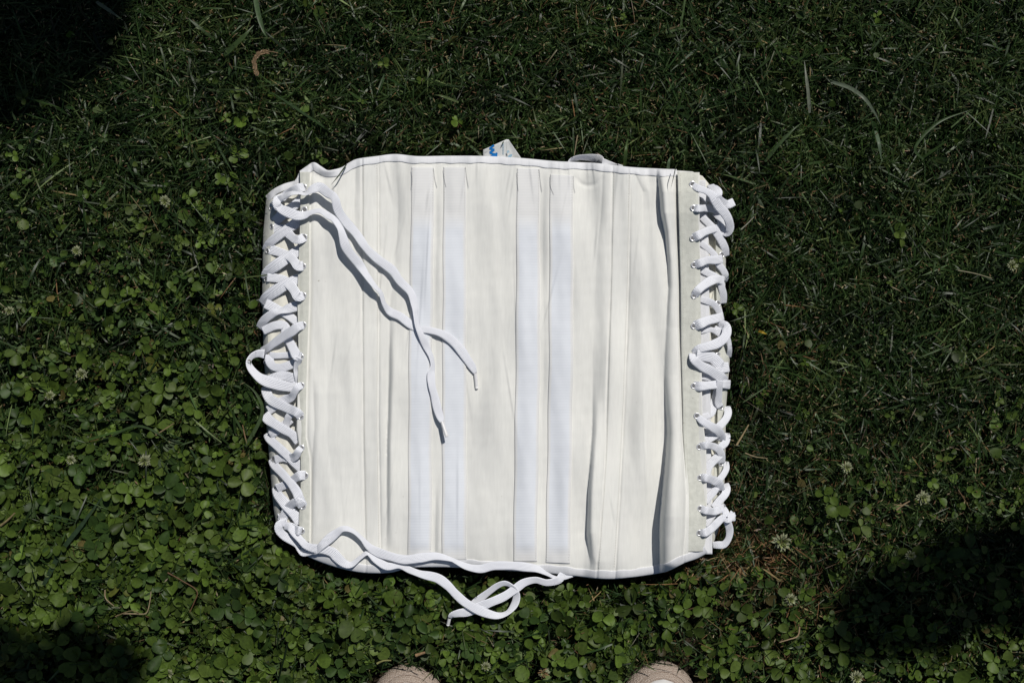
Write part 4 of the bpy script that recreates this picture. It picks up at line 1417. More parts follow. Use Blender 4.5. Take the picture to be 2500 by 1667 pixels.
def blades(n, xr, yr, seed, near=True):
    r = np.random.default_rng(seed)
    px = r.uniform(*xr, n)
    py = r.uniform(*yr, n)
    if near:
        cd = idw(CLA, px, py)
        keep = r.uniform(0, 1, n) < (1 - 0.40 * cd)
        px, py, cd = px[keep], py[keep], cd[keep]
        n = len(px)
        dry = idw(DRY, px, py, 2.5)
    else:
        cd = np.full(n, 0.3)
        dry = np.full(n, 0.25)
    lie = r.uniform(0, 1, n) < 0.27
    tuft = Wave(60, 200, 10, 77)
    az = r.uniform(0, 2 * math.pi, n)
    az = np.where(r.uniform(0, 1, n) < 0.45, 2.2 * tuft(px, py) + r.normal(0, 0.5, n), az)
    lean = np.where(lie, r.uniform(0.95, 1.5, n), r.uniform(0.1, 0.8, n))
    length = np.where(lie, r.gamma(4, 0.0060, n), r.uniform(0.030, 0.062, n))
    length = np.clip(length, 0.012, 0.085)
    if not near:
        length *= 1.1
    width = np.clip(r.gamma(6, 0.00026, n), 0.0007, 0.0038)
    bz = np.where(lie, r.uniform(-0.012, 0.024 + 0.012 * cd, n), -0.026)
    hole = Wave(45, 130, 12, 79)(px, py)
    bz = np.where(lie, bz - 0.012 * np.clip(-hole - 0.2, 0, 1), bz)
    length = np.where(lie, length, length * np.clip(0.88 + 0.36 * hole, 0.34, 1.2))
    droop = np.where(lie, r.uniform(0.1, 0.8, n), r.uniform(0.1, 0.9, n))
    kind = r.uniform(0, 1, n)
    hue = r.normal(0, 1, n)
    base = np.array([0.018, 0.037, 0.010])[None] * (1 + 0.28 * hue[:, None]).clip(0.35, 2)
    olive = np.array([0.034, 0.048, 0.014])
    straw = np.array([0.17, 0.135, 0.07])
    brown = np.array([0.135, 0.078, 0.040])
    pale = np.array([0.095, 0.135, 0.055])
    col = base
    col = np.where((kind < 0.2)[:, None], olive * (1 + 0.2 * hue[:, None]), col)
    col = np.where((kind > 0.955)[:, None], pale * (1 + 0.2 * hue[:, None]), col)
    k2 = r.uniform(0, 1, n)
    col = np.where((k2 < 0.005 + 0.14 * dry ** 1.9)[:, None], straw * (1 + 0.25 * hue[:, None]).clip(0.3, 2), col)
    col = np.where((k2 > 1 - 0.004 - 0.66 * dry ** 2.6)[:, None], brown * (1 + 0.25 * hue[:, None]).clip(0.3, 2), col)
    isd = (k2 < 0.005 + 0.14 * dry ** 1.9) | (k2 > 1 - 0.004 - 0.66 * dry ** 2.6)
    width = np.where(isd, width * 0.62, width)
    length = np.where(isd, length * 0.8, length)
    patch = Wave(120, 420, 10, 81)(px, py)
    col = col * np.clip(1 + 0.28 * patch, 0.5, 1.7)[:, None] * np.where(patch[:, None] > 0.3, np.array([1.06, 1.0, 0.95]), np.array([0.93, 1.0, 1.02]))
    col = np.clip(col, 0.004, 0.5)
    if near:
        ins = lawn_masks(px, py)
        ed = edge_dist(OUTL, px, py)
        ld = lace_dist(px, py)
        low = (ld < 22) | (ed < 26)
        for t in (TAGP, TAGP2):
            low |= inpoly(t, px, py)
        length = np.where(low, np.minimum(length, 0.040), length)
        bz = np.where(low, np.minimum(bz, -0.002), bz)
        tipx = px + np.cos(az) * length * np.sin(lean) / S * 0.97
        tipy = py - np.sin(az) * length * np.sin(lean) / S
        shoe_in = np.zeros(n, bool)
        for s_ in SHOEP:
            shoe_in |= inpoly(s_, tipx, tipy) | (edge_dist(s_, tipx, tipy) < 14) | (edge_dist(s_, px, py) < 12)
            for q_ in (0.25, 0.5, 0.75):
                shoe_in |= edge_dist(s_, px + q_ * (tipx - px), py + q_ * (tipy - py)) < 10
        tin = lawn_masks(tipx, tipy) & (r.uniform(0, 1, n) > np.where(py < 430, 0.12, 0.02))
        tin |= (lace_dist(tipx, tipy) < 12) & ((bz > 0.008) | ((length > 0.044) & (bz < -.02)))
        tin |= shoe_in
        ok = ~ins & ~tin
        px, py, az, lean, length, width, bz, droop, col = [q[ok] for q in (px, py, az, lean, length, width, bz, droop, col)]
        n = len(px)
    root = P(px, py, np.zeros(n))
    root[:, 2] = bz
    d = np.stack([np.cos(az), np.sin(az)], -1)
    sd_ = np.stack([-np.sin(az), np.cos(az)], -1)
    V = np.zeros((n, 7, 3), np.float32)
    twist = r.uniform(-0.9, 0.9, n)
    for k, (t, wv) in enumerate(((0, 0.75), (0.35, 1.0), (0.7, 0.8), (1.0, 0))):
        ang = lean + droop * t * t * 0.9
        h = length * t * np.cos(np.minimum(lean + droop * t * 0.5, 1.75))
        s = length * t * np.sin(np.minimum(lean + droop * t * 0.5, 1.75))
        c = root.copy()
        c[:, :2] += d * s[:, None]
        c[:, 2] = np.maximum(c[:, 2] + h, -0.024)
        wz_ = width * wv * 0.5
        tw = twist * (0.4 + t)
        offx = sd_ * (wz_ * np.cos(tw))[:, None]
        offz = wz_ * np.sin(tw)
        if k < 3:
            V[:, 2 * k, :2] = c[:, :2] - offx
            V[:, 2 * k, 2] = c[:, 2] - offz
            V[:, 2 * k + 1, :2] = c[:, :2] + offx
            V[:, 2 * k + 1, 2] = c[:, 2] + offz
        else:
            V[:, 6] = c
    tri = np.array([(0, 1, 3), (0, 3, 2), (2, 3, 5), (2, 5, 4), (4, 5, 6)])
    F = (np.arange(n)[:, None, None] * 7 + tri[None]).reshape(-1, 3)
    return V.reshape(-1, 3), F, np.repeat(col, 7, axis=0)


V, F, cc = blades(320000, (-330, 2830), (-300, 1980), 5, True)
gr = obj('grass', V, F, M_GRASS, None, True, None, cc)
tag(gr, 'short mown grass covering the lawn around the corset', 'grass', kind='stuff')
# thinner ring of grass outside the picture
accg = []
V2, F2, c2 = blades(70000, (-2000, 4500), (-2000, 3650), 6, False)
cx = V2.reshape(-1, 7, 3)[:, 0]
outm = (np.abs(cx[:, 0]) > 0.76) | (cx[:, 1] > 0.55) | (cx[:, 1] < -0.55)
outm &= ~((cx[:, 1] < -0.38) & (cx[:, 1] > -0.75) & (np.abs(cx[:, 0] - 0.03) < 0.26))
V2 = V2.reshape(-1, 7, 3)[outm].reshape(-1, 3)
c2 = c2.reshape(-1, 7, 3)[outm].reshape(-1, 3)
F2 = F2[:len(V2) // 7 * 5]
tag(obj('grass', V2, F2, M_GRASS, None, True, None, c2), 'thinner grass of the lawn beyond the picture', 'grass', kind='stuff')


# --- small flecks: clippings, seed husks, bits of thatch lying on the sward
def flecks(n, seed):
    r = np.random.default_rng(seed)
    px = r.uniform(-200, 2700, n)
    py = r.uniform(-200, 1850, n)
    cd = idw(CLA, px, py)
    dry = idw(DRY, px, py, 2.5)
    ok = (r.uniform(0, 1, n) < (1 - 0.4 * cd)) & ~lawn_masks(px, py) & (edge_dist(OUTL, px, py) > 10) & (lace_dist(px, py) > 10)
    for s_ in SHOEP:
        ok &= edge_dist(s_, px, py) > 20
    px, py, dry = px[ok], py[ok], dry[ok]
    n = len(px)
    az = r.uniform(0, 2 * math.pi, n)
    L = r.uniform(0.0025, 0.008, n)
    W = r.uniform(0.0006, 0.0017, n)
    el = r.uniform(-0.6, 0.6, n)
    c = P(px, py, np.zeros(n))
    c[:, 2] = r.uniform(-0.008, 0.036, n)
    d = np.stack([np.cos(az) * np.cos(el), np.sin(az) * np.cos(el), np.sin(el)], -1) * L[:, None] / 2
    s = np.stack([-np.sin(az), np.cos(az), r.uniform(-.6, .6, n)], -1) * W[:, None] / 2
    V = np.stack([c - d, c + s, c + d, c - s], 1)
    k = r.uniform(0, 1, n)[:, None]
    dr = dry[:, None]
    col = np.where(k < 0.40, np.array([0.070, 0.105, 0.034]), np.where(k < 0.40 + 0.06 + 0.12 * dr, np.array([0.21, 0.17, 0.095]), np.where(k < 0.97 - 0.45 * dr, np.array([0.035, 0.06, 0.018]), np.array([0.12, 0.072, 0.038]))))
    col = col * r.uniform(0.6, 1.4, (n, 1))
    return V.reshape(-1, 3), np.arange(n * 4).reshape(-1, 4), np.repeat(col, 4, axis=0)


V, F, cc = flecks(60000, 9)
tag(obj('clippings', V, F, M_GRASS, None, False, None, cc), 'tiny grass clippings and dry husks scattered over the lawn', 'clippings', kind='stuff')


# --- clover
def leaflet_shape():
    """obovate leaflet folded a little along the midrib; base at origin, along +x, unit length"""
    xs = np.array([0, 0.18, 0.42, 0.68, 0.88, 0.98])
    hw = np.array([0.03, 0.24, 0.42, 0.47, 0.36, 0.16])
    mid = np.stack([xs * np.array([1, 1, 1, 1, 1, 0.975]), 0 * xs, -0.03 + 0.05 * np.sin(xs * 2.6)], -1)
    l = np.stack([xs, hw, 0.03 + 0.05 * np.sin(xs * 2.6) + 0.10 * hw], -1)
    rr = l * [1, -1, 1]
    V = np.concatenate([mid, l, rr])
    F = []
    for i in range(5):
        F += [(i, i + 1, 7 + i), (i, 7 + i, 6 + i), (i, 12 + i, 13 + i), (i, 13 + i, i + 1)]
    return V, np.array(F)


LV, LF = leaflet_shape()


def clover_sample(n, seed):
    r = np.random.default_rng(seed)
    px = r.uniform(-260, 2760, n)
    py = r.uniform(-260, 1920, n)
    cd = idw(CLA, px, py)
    ok = (r.uniform(0, 1, n) < cd ** 1.25) & ~lawn_masks(px, py) & (edge_dist(OUTL, px, py) > 24) & (lace_dist(px, py) > 9)
    for t in (TAGP, TAGP2):
        ok &= ~inpoly(t, px, py)
    for s in SHOEP:
        ok &= edge_dist(s, px, py) > 40
    px, py, cd = px[ok], py[ok], cd[ok]
    size = (r.gamma(6.5, 0.0016, len(px)) * (0.48 + 0.52 * cd ** 0.7)).clip(0.004, 0.0178)
    h = r.uniform(0.014, 0.036, len(px)) + (size - 0.012) * 0.6
    low = (lace_dist(px, py) < 36) | (edge_dist(OUTL, px, py) < 48)
    for s in SHOEP:
        low |= edge_dist(s, px, py) < 75
    h = np.where(low, np.minimum(h, 0.017), h)
    size = np.where(low, np.minimum(size, 0.013), size)
    return px, py, size, h


def clover_leaf(acc_list, px, py, size, h, r, single=None):
    """adds three leaflets; returns list of (V,F,col) and the crown point"""
    c = P(px, py, 0.0)
    c[2] = h
    tilt = r.normal(0, 0.32, 2)
    rot0 = r.uniform(0, 2 * math.pi)
    hue = r.normal(0, 1)
    col = np.array([0.060, 0.097, 0.015]) * np.clip(1 + 0.28 * hue, 0.45, 1.8)
    kk = r.uniform()
    if kk < 0.13:
        col = np.array([0.074, 0.110, 0.021]) * (1 + 0.15 * hue)
    elif kk < 0.14:
        col = np.array([0.10, 0.115, 0.022]) * (1 + 0.1 * hue)
    elif kk < 0.38:
        col = np.array([0.034, 0.065, 0.014]) * (1 + 0.15 * hue)
    res = []
    for k in range(3):
        a = rot0 + k * 2 * math.pi / 3 + r.normal(0, 0.18)
        s = size * 1.06 * r.uniform(0.72, 1.22)
        droop = r.normal(-0.10, 0.38)
        v = LV * [s, s * r.uniform(0.66, 1.12), s * r.uniform(0.4, 3.4)]
        v = np.stack([v[:, 0] * math.cos(droop) - v[:, 2] * math.sin(droop), v[:, 1], v[:, 0] * math.sin(droop) + v[:, 2] * math.cos(droop)], -1)
        v = np.stack([v[:, 0] * math.cos(a) - v[:, 1] * math.sin(a), v[:, 0] * math.sin(a) + v[:, 1] * math.cos(a), v[:, 2]], -1)
        v[:, 2] += v[:, 0] * tilt[0] + v[:, 1] * tilt[1]
        cl = np.broadcast_to(np.clip(col * r.uniform(0.88, 1.12), 0.006, 0.4), (len(v), 3))
        res.append((v, cl))
    return c, res, col


rc = np.random.default_rng(17)
cpx, cpy, csz, chh = clover_sample(16500, 13)
order = np.argsort(-csz * ((cpx > 10) & (cpx < 2490) & (cpy > 10) & (cpy < 1657)) - 0.004 * (chh > 0.026))
N_IND = 300
accC = Acc()
accS = Acc()
ind = set(order[:N_IND].tolist())


LAND = [(620, 470, 'by the corset\'s upper left corner'), (560, 860, 'beside the side lace loop'), (590, 1180, 'beside the lower left lacing'), (660, 1380, 'below the lower left corner of the corset'),
        (200, 620, 'in the upper left grass'), (230, 910, 'at the left, level with mid lacing'), (290, 1116, 'near the two level flowers at left'), (180, 1310, 'along the long dark blade at lower left'),
        (330, 1490, 'by the forked straw'), (430, 1400, 'by the bent reddish stem'), (80, 1120, 'at the far left edge'), (120, 1560, 'at the rim of the lower left shadow'), (450, 1610, 'right of the lower left shadow'),
        (760, 1520, 'in front of the left sneaker\'s outer side'), (1000, 1520, 'between the left sneaker and the trailing lace'), (1250, 1540, 'between the two sneakers'), (1450, 1480, 'below the corset\'s bottom right half'),
        (1620, 1540, 'in front of the right sneaker'), (1800, 1560, 'right of the right sneaker'), (1860, 1420, 'below the dry brown patch'), (2050, 1250, 'between the large flower and the far right flower'),
        (2380, 1200, 'at the far right above the big shadow'), (2250, 1500, 'inside the big dark shadow'), (2420, 1610, 'in the bottom right corner'), (2150, 800, 'in the right grass'), (1500, 200, 'in the grass above the corset'), (500, 250, 'in the top left grass')]


def clover_label(a, b, size, col):
    k = int(np.argmin([math.hypot(a - p, b - q) for p, q, _ in LAND]))
    sz = 'large' if size > 0.0165 else ('broad' if size > 0.0148 else 'mid-sized')
    if col[0] > 0.094:
        tn = 'yellow'
    elif col[0] > 0.072:
        tn = 'light green'
    elif col[2] > 0.38 * col[0]:
        tn = 'bluish green'
    elif col[1] < 0.080:
        tn = 'dark green'
    else:
        tn = 'green'
    return '%s %s three-leaved clover %s' % (sz, tn, LAND[k][2]), 'clover leaves ' + LAND[k][2]


for i in range(len(cpx)):
    c, res, col = clover_leaf(None, cpx[i], cpy[i], csz[i], chh[i], rc)
    root2 = c + np.array([rc.normal(0, 0.006), rc.normal(0, 0.006), 0])
    root2[2] = -0.02
    stem = np.linspace(root2, c, 4)
    stem[1:3, :2] += rc.normal(0, 0.0015, 2)
    sv, sf = tube(stem, 0.0006, 4)
    if i in ind:
        e = empty('clover', (c[0], c[1], 0.0))
        lb, gp = clover_label(cpx[i], cpy[i], csz[i], col)
        tag(e, lb, 'clover', gp)
        for v, cl in res:
            o = obj('leaflet', v, LF, M_CLOVER, e, True, None, cl)
            o.location = (0, 0, c[2])
        obj('stalk', sv - np.array([c[0], c[1], 0]), sf, M_CLOVER, e, True, None, np.broadcast_to(col, (len(sv), 3)))
    else:
        for v, cl in res:
            accC.add(v + c, LF, None, cl)
        accC.add(sv, np.concatenate([sf[:, [0, 1, 2]], sf[:, [0, 2, 3]]]), None, col)
tag(accC.build('clover_carpet', M_CLOVER, None, True, True), 'dense low carpet of green clover leaves in the lawn', 'clover', kind='stuff')



def loose_leaflets(n, seed):
    """lower layer of clover leaflets half hidden among the larger ones"""
    r = np.random.default_rng(seed)
    px = r.uniform(-260, 2760, n)
    py = r.uniform(-260, 1920, n)
    cd = idw(CLA, px, py)
    ok = (r.uniform(0, 1, n) < cd ** 1.15) & ~lawn_masks(px, py) & (edge_dist(OUTL, px, py) > 14) & (lace_dist(px, py) > 8)
    for s_ in SHOEP:
        ok &= edge_dist(s_, px, py) > 30
    px, py = px[ok], py[ok]
    n = len(px)
    low = (lace_dist(px, py) < 30) | (edge_dist(OUTL, px, py) < 40)
    size = r.gamma(8, 0.00125, n).clip(0.004, 0.016)
    c = P(px, py, np.zeros(n))
    c[:, 2] = np.where(low, r.uniform(0.004, 0.013, n), r.uniform(0.006, 0.027, n))
    az = r.uniform(0, 2 * math.pi, n)
    el = r.normal(0, 0.5, n)
    rl = r.normal(0, 0.55, n)
    ax = np.stack([np.cos(az) * np.cos(el), np.sin(az) * np.cos(el), np.sin(el)], -1)
    h0 = np.stack([-np.sin(az), np.cos(az), 0 * az], -1)
    up = np.cross(ax, h0)
    sd3 = h0 * np.cos(rl)[:, None] + up * np.sin(rl)[:, None]
    nn = np.cross(ax, sd3)
    V = c[:, None] + size[:, None, None] * ((LV[None, :, 0:1] - 0.5) * ax[:, None] + LV[None, :, 1:2] * sd3[:, None] + LV[None, :, 2:3] * r.uniform(.5, 2.6, n)[:, None, None] * nn[:, None])
    V[:, :, 2] = np.maximum(V[:, :, 2], 0.001)
    F = (np.arange(n)[:, None, None] * len(LV) + LF[None]).reshape(-1, 3)
    k = r.uniform(0, 1, (n, 1))
    col = np.where(k < 0.6, np.array([0.051, 0.087, 0.014]), np.where(k < 0.78, np.array([0.034, 0.065, 0.014]), np.where(k < 0.95, np.array([0.062, 0.092, 0.017]), np.array([0.09, 0.075, 0.024]))))
    col = col * np.clip(1 + 0.3 * r.normal(0, 1, (n, 1)), 0.4, 1.9)
    return V.reshape(-1, 3), F, np.repeat(col, len(LV), axis=0)


V, F, cc = loose_leaflets(20000, 23)
tag(obj('clover_undergrowth', V, F, M_CLOVER, None, True, None, cc), 'small half hidden clover leaflets low in the lawn', 'clover', kind='stuff')

# --- white clover flowers
M_PETAL = leaf_mat('clover_petal', 0.7, 0.2, 0.3)


def clover_flower(px, py, d, label, h=0.034, wilt=False, seed=0):
    r = np.random.default_rng(seed)
    c = P(px, py, 0.0)
    root = empty('clover_flower', (c[0], c[1], 0.0))
    tag(root, label, 'flower', 'white clover flowers in the lawn')
    a = Acc()
    R = d / 2
    nfl = 46
    for k in range(nfl):
        ph = k * 2.39996 + r.normal(0, 0.1)
        ct = 1 - 1.25 * (k + 0.5) / nfl
        st = math.sqrt(max(0, 1 - ct * ct))
        dr = np.array([st * math.cos(ph), st * math.sin(ph), ct + (-.5 if wilt and k > 15 else 0)])
        dr /= np.linalg.norm(dr)
        s = np.cross(dr, [0.1, 0.05, 1.0])
        s /= np.linalg.norm(s)
        u = np.cross(s, dr)
        L = R * r.uniform(0.82, 1.2)
        w = R * r.uniform(0.10, 0.17)
        v = np.array([dr * L * 0.25, dr * L * 0.7 + s * w + u * w * .3, dr * L * 1.02, dr * L * 0.7 - s * w + u * w * .3, dr * L * 0.75 - u * w])
        v[:, 2] *= 0.85
        col = np.array([0.31, 0.33, 0.21]) if k > 10 else np.array([0.24, 0.28, 0.10])
        if wilt and r.uniform() < 0.6:
            col = np.array([0.28, 0.18, 0.09])
        a.add(v, np.array([(0, 1, 2), (0, 2, 3), (0, 4, 1), (0, 3, 4), (1, 4, 2), (4, 3, 2)]), None, col * r.uniform(0.8, 1.25))
    o = a.build('flower_head', M_PETAL, root, False, True)
    o.location = (0, 0, h)
    st = np.linspace([r.normal(0, .006), r.normal(0, .006), -0.02], [0, 0, h], 4)
    v, f = tube(st, 0.0009, 6)
    obj('stalk', v, f, M_CLOVER, root, True, None, np.broadcast_to(np.array([0.06, 0.09, 0.03]), (len(v), 3)))


FL = [(1892, 1310, .022, 'large white clover flower beside the dry brown patch right of the corset'),
      (1913, 1446, .015, 'small white clover flower left of the big dark shadow'),
      (2070, 1632, .017, 'white clover flower at the lower rim of the big dark shadow'),
      (2047, 1133, .014, 'greenish white clover flower alone in the grass right of the lacing'),
      (2228, 1205, .017, 'white clover flower with straw beneath it, far right'),
      (2199, 1342, .013, 'greenish clover flower just above the big dark shadow'),
      (2220, 1661, .015, 'white clover flower cut by the bottom edge of the picture at right'),
      (424, 500, .014, 'white clover flower left of the corset\'s upper left corner'),
      (214, 618, .013, 'faded clover flower in the grass at upper left'),
      (226, 911, .015, 'white clover flower at the left, level with the middle of the lacing'),
      (150, 962, .012, 'small clover flower low in the grass at far left'),
      (54, 761, .012, 'small clover flower nearest the left edge of the picture'),
      (200, 1115, .012, 'white clover flower lying sideways, left one of two level with each other'),
      (376, 1117, .016, 'white clover flower facing up, right one of two level with each other'),
      (432, 1623, .012, 'tiny clover flower at bottom left beside the dark shadow'),
      (1188, 1606, .012, 'small clover flower above the gap between the sneakers, left one'),
      (2440, 653, .014, 'pale clover flower near the right edge, level with upper lacing')]
for k, (a, b, d, lab) in enumerate(FL):
    clover_flower(a, b, d, lab, 0.036, False, 500 + k)
clover_flower(1326, 1622, .015, 'wilted brown clover flower with one white floret, between the sneakers', 0.034, True, 530)


# --- single long blades and straws that stand out
def big_blade(pts, w, col, label, cat='grass blade', name='grass_blade', h=0.036, group=None):
    pts = np.asarray(pts, float)
    n = len(pts)
    z = np.interp(np.linspace(0, 1, n), [0, 0.5, 1], [h - 0.008, h + 0.004, h - 0.002])
    p = P(pts[:, 0], pts[:, 1], z)
    a = crom(p, 0.002)
    t = np.gradient(a, axis=0)
    t /= np.linalg.norm(t, axis=1)[:, None]
    s = np.cross(t, [0, 0, 1.0])
    s /= np.linalg.norm(s, axis=1)[:, None]
    q = np.linspace(0, 1, len(a))
    ww = w * np.interp(q, [0, 0.15, 0.6, 1], [0.7, 1, 0.9, 0.08])[:, None] / 2
    org = a[0].copy()
    org[2] = 0
    V = np.stack([a - s * ww, a - np.array([0, 0, 1]) * ww * 0.35, a + s * ww], 1).reshape(-1, 3) - org
    o = obj(name, V, grid_faces(3, len(a)), M_GRASS, None, True, None, np.broadcast_to(np.array(col), (len(V), 3)))
    o.location = org
    tag(o, label, cat, group)
    return o


def straw(pts, r_, col, label, h=0.036, name='dry_straw', group='dry straws on the lawn'):
    pts = np.asarray(pts, float)
    p = P(pts[:, 0], pts[:, 1], np.full(len(pts), h))
    p[:, 2] += np.linspace(-0.002, 0.002, len(pts))
    a = crom(p, 0.003)
    org = a[0].copy()
    org[2] = 0
    v, f = tube(a - org, np.linspace(r_, r_ * 0.6, len(a)), 6)
    o = obj(name, v, f, M_GRASS, None, True, None, np.broadcast_to(np.array(col), (len(v), 3)))
    o.location = org
    tag(o, label, 'straw', group)
    return o


GREY = (0.09, 0.115, 0.08)
GRN = (0.045, 0.075, 0.03)
big_blade([(1977, 276), (1973, 225), (1968, 185), (1964, 150)], .0040, (0.15, .165, .13), 'pale grey grass blade standing nearly vertical in the upper right grass')
big_blade([(2030, 200), (2075, 215), (2110, 240), (2135, 275), (2150, 305)], .0048, GREY, 'long grey-green grass blade curving down in the upper right grass')
big_blade([(2138, 320), (2146, 350), (2152, 390)], .0045, (.10, .14, .09), 'short grey-green grass blade just below the curving blade, upper right')
big_blade([(1868, 395), (1900, 355), (1935, 318), (1958, 300)], .0040, GRN, 'thin green grass blade slanting up right of the corset\'s top corner')
big_blade([(106, 1428), (150, 1345), (200, 1280), (258, 1202)], .0062, (.028, .05, .026), 'long dark grass blade slanting across the clover at lower left')
big_blade([(548, 135), (575, 108), (600, 84), (620, 62)], .0060, (.045, .075, .026), 'broad green grass blade slanting in the upper left grass')
big_blade([(622, -10), (632, 40), (645, 80), (655, 95)], .0060, (.06, .095, .045), 'broad green grass blade hanging from the top edge left of centre')
big_blade([(235, 5), (265, 25), (300, 50)], .0045, GREY, 'grey grass blade beside the dark top left corner')
big_blade([(2255, 390), (2235, 360), (2290, 300), (2370, 268)], .0034, GRN, 'thin grass blade in the right grass above mid height')
big_blade([(250, 1075), (330, 1040), (390, 1060), (430, 1100)], .003, GRN, 'thin green blade arching over the clover left of the lacing')
big_blade([(600, 1090), (640, 1010), (625, 960), (590, 930)], .0045, (.06, .09, .04), 'curved grass blade beside the side lace loop')
big_blade([(1630, 425), (1633, 395), (1638, 382)], .0036, (.10, .15, .08), 'upright blade behind the top right binding')
big_blade([(1525, 405), (1528, 370), (1532, 340)], .0042, (.06, .10, .03), 'green blade beside the white care tag')
big_blade([(1120, 250), (1080, 235), (1060, 232)], .003, (.09, .12, .05), 'short bright blade above the brand tag')
big_blade([(1330, 330), (1312, 300), (1300, 260)], .0026, (.06, .08, .03), 'thin olive blade up from the brand tag')
big_blade([(846, 402), (826, 430), (808, 452)], .0017, (.030, .045, .018), 'dark grass stalk lying over the rippled top left corner', h=0.047)
big_blade([(1651, 402), (1646, 425), (1638, 460)], .0011, (.03, .04, .02), 'thin dark stalk lying over the top right corner', h=0.062)
for k, (pts, rr_, col, lab) in enumerate([
        ([(379, 1062), (402, 1048), (425, 1033)], .0011, (.26, .20, .11), 'short straw in the clover left of the lower lacing'),
        ([(298, 1498), (330, 1498), (357, 1496), (366, 1470), (370, 1442)], .0010, (.30, .24, .15), 'forked pale straw lying in the clover at lower left'),
        ([(408, 1398), (445, 1418), (481, 1442), (474, 1470), (464, 1493)], .0010, (.13, .075, .04), 'bent reddish stem in the lower left clover'),
        ([(0, 1283), (20, 1268), (38, 1251)], .0016, (.24, .19, .10), 'thick straw at the left edge'),
        ([(255, 1440), (258, 1460), (280, 1478)], .0010, (.26, .2, .12), 'short crooked straw in the clover at lower left'),
        ([(1799, 1087), (1814, 1060), (1827, 1036)], .0013, (.36, .28, .16), 'straight pale straw standing beside the right lacing'),
        ([(1820, 1106), (1845, 1115), (1873, 1118)], .0009, (.28, .22, .13), 'thin straw curving right of the right lacing'),
        ([(1953, 1530), (1948, 1552), (1925, 1560), (1902, 1566)], .0011, (.30, .22, .13), 'curved straw left of the big dark shadow'),
        ([(280, 1505), (320, 1490), (340, 1495)], .0008, (.2, .15, .08), 'thin brown straw under the forked straw'),
        ([(1410, 330), (1405, 360), (1402, 380)], .0008, (.25, .2, .12), 'thin upright straw above the care tag'),
        ([(1015, 1600), (1030, 1594), (1042, 1590)], .0022, (.34, .22, .12), 'tan chip of dry leaf above the left sneaker'),
        ([(920, 1620), (935, 1612), (955, 1610)], .0014, (.28, .27, .11), 'yellow bent stem above the left sneaker'),
        ([(2190, 1245), (2205, 1232), (2220, 1222)], .0013, (.3, .22, .13), 'straw under the far right flower'),
        ([(1810, 560), (1826, 545), (1840, 530)], .0009, (.34, .33, .27), 'thin pale straw right of the upper lacing'),
        ([(2340, 660), (2380, 668), (2420, 680)], .0009, (.24, .22, .14), 'thin straw near the right edge'),
        ([(1480, 1020), (1480, 1020)], .0001, (.3, .3, .3), '')]):
    if lab:
        straw(pts, rr_, col, lab, 0.037)
# dry curled seed head, upper left
root = empty('seed_head', P(629, 184, 0.0).tolist())
tag(root, 'curled dry tan grass seed head in the upper left grass', 'seed head')
path = crom(np.array(P(*np.array([(629, 186), (622, 165), (622, 146), (632, 132), (646, 127), (662, 127), (678, 130)]).T, np.full(7, 0.038))), 0.0015)
org = np.array(root.location)
v, f = tube(path - org, 0.0007, 6)
obj('stem', v, f, M_GRASS, root, True, None, np.broadcast_to(np.array([.18, .12, .07]), (len(v), 3)))
a = Acc()
for k in range(0, len(path) - 8):
    t = path[min(k + 1, len(path) - 1)] - path[k]
    t /= np.linalg.norm(t)
    for s_ in (-1, 1):
        sdir = np.cross(t, [0, 0, 1]) * s_
        d0 = t * 0.8 + sdir * 0.55 + np.array([0, 0, rng.normal(0, .2)])
        d0 /= np.linalg.norm(d0)
        L = rng.uniform(.003, .0055)
        w = np.cross(d0, [0, 0, 1]) * 0.0007
        p0 = path[k] - org + sdir * 0.0006
        a.add(np.array([p0, p0 + d0 * L * .5 + w, p0 + d0 * L, p0 + d0 * L * .5 - w]), np.array([(0, 1, 2, 3)]), None, np.array([.24, .16, .095]) * rng.uniform(.7, 1.3))
a.build('husks', M_GRASS, root, False, True)
# yellow leaf right of the lacing
big_blade([(1852, 808), (1862, 811), (1872, 816)], .0035, (.45, .30, .04), 'small yellow leaf in the grass right of the lacing', 'leaf', 'fallen_leaf')

# ================================================================== trees outside the picture (they cast the dark shadows)
M_BARK = mat('bark', (0.10, 0.075, 0.05), 0.9, 0.1)[0]
KX, KY = SUN_H.x / math.tan(SUN_EL), SUN_H.y / math.tan(SUN_EL)


def lift(gx_, gy_, h):
    """point at height h whose shadow falls on ground point (gx_, gy_)"""
    return np.array([gx_ + h * KX, gy_ + h * KY, h])


def cluster(acc, c, r, n, seed, leaf=0.042):
    q = np.random.default_rng(seed)
    d = q.normal(0, 1, (n, 3))
    d /= np.linalg.norm(d, axis=1)[:, None]
    p = c + d * (np.asarray(r) * q.uniform(0, 1, (n, 1)) ** 0.45)
    az = q.uniform(0, 2 * math.pi, n)
    el = q.normal(0, 0.45, n)
    ax = np.stack([np.cos(az) * np.cos(el), np.sin(az) * np.cos(el), np.sin(el)], -1)
    sd2 = np.cross(ax, q.normal(0, 0.35, (n, 3)) + [0, 0, 1])
    sd2 /= np.linalg.norm(sd2, axis=1)[:, None]
    L = leaf * q.uniform(0.7, 1.3, n)[:, None]
    V = np.stack([p - ax * L / 2, p - ax * L * .1 + sd2 * L * .3, p + ax * L / 2, p - ax * L * .1 - sd2 * L * .3], 1)
    col = np.array([0.045, 0.085, 0.022]) * q.uniform(0.6, 1.5, (n, 1))
    acc.add(V.reshape(-1, 3), np.arange(n * 4).reshape(-1, 4), None, np.repeat(col, 4, axis=0))


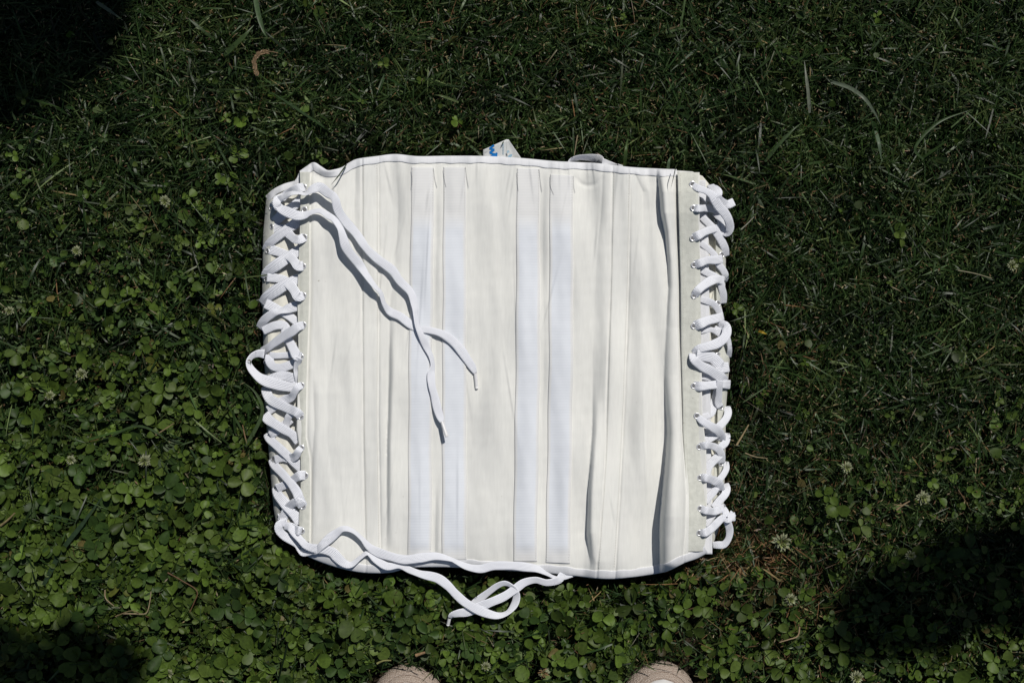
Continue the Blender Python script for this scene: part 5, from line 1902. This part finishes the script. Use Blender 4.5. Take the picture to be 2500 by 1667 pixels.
def tree(base, trunk, limbs, clusters, label, seed):
    root = empty('tree', base)
    tag(root, label, 'tree', 'trees standing just outside the picture')
    b0 = np.array(base)
    v, f = tube(crom(np.array(trunk), 0.1), np.linspace(0.075, 0.04, len(crom(np.array(trunk), 0.1))), 12)
    obj('trunk', v - b0, f, M_BARK, root)
    for lb in limbs:
        p = crom(np.array(lb), 0.06)
        v, f = tube(p, np.linspace(0.032, 0.006, len(p)), 8)
        obj('limb', v - b0, f, M_BARK, root)
    a = Acc()
    for k, (c, r, n) in enumerate(clusters):
        cluster(a, np.asarray(c) - b0, r, n, seed + k)
    a.build('crown', M_TREELEAF, root, False, True)


qq = np.random.default_rng(4)
h = 2.1
cl = [(lift(.68, -.285, h), (.11, .05, .06), 520), (lift(.57, -.30, h), (.09, .05, .05), 480), (lift(.50, -.335, h), (.075, .05, .05), 420), (lift(.445, -.352, h), (.055, .042, .04), 260),
      (lift(.415, -.37, h), (.03, .028, .03), 80), (lift(.62, -.32, h), (.07, .04, .05), 240), (lift(.86, -.36, h + .1), (.14, .12, .1), 700)]
for k in range(26):
    gx_, gy_ = qq.uniform(1.05, 2.2), qq.uniform(-.8, 1.4)
    cl.append((lift(gx_, gy_, qq.uniform(2.2, 3.6)), (.24, .24, .2), 520))
tree((3.0, 1.7, 0), [(3.0, 1.7, -0.05), (2.97, 1.72, 0.8), (2.85, 1.75, 1.7), (2.75, 1.85, 2.6), (2.7, 1.9, 3.4)],
     [[(2.85, 1.75, 1.7), (2.3, 1.5, 2.05), lift(.95, -.2, 2.12), lift(.5, -.32, 2.1)], [(2.78, 1.83, 2.3), lift(1.4, .6, 2.7), lift(1.3, 1.2, 3.0)], [(2.8, 1.8, 2.1), lift(1.6, -.3, 2.5), lift(1.5, -.7, 2.5)]],
     cl, 'leafy tree right of the lawn, outside the picture, shading its lower right', 900)
cl = [(lift(-.72, .47, h), (.20, .20, .10), 1900), (lift(-.595, .39, h), (.11, .11, .06), 800), (lift(-.56, .45, h), (.09, .08, .05), 420), (lift(-.67, .31, h), (.06, .06, .05), 240),
      (lift(-.72, -.50, 2.2), (.17, .15, .10), 1100), (lift(-.545, -.435, 2.2), (.085, .055, .05), 420), (lift(-.66, -.42, 2.2), (.06, .05, .05), 240)]
for k in range(22):
    gx_, gy_ = qq.uniform(-2.0, -1.0), qq.uniform(-.9, 1.4)
    cl.append((lift(gx_, gy_, qq.uniform(2.3, 3.6)), (.22, .22, .2), 480))
tree((-.35, 2.7, 0), [(-.35, 2.7, -0.05), (-.36, 2.7, 0.8), (-.32, 2.66, 1.7), (-.3, 2.6, 2.5), (-.3, 2.6, 3.3)],
     [[(-.32, 2.66, 1.7), lift(-1.0, .9, 2.05), lift(-.6, .42, 2.1)], [(-.3, 2.62, 2.2), lift(-1.05, .2, 2.3), lift(-1.0, -.3, 2.25), lift(-.6, -.45, 2.2)], [(-.3, 2.6, 2.4), lift(-1.5, .5, 2.8), lift(-1.7, .1, 3.0)]],
     cl, 'leafy tree above the lawn, outside the picture, shading its left corners', 1000)
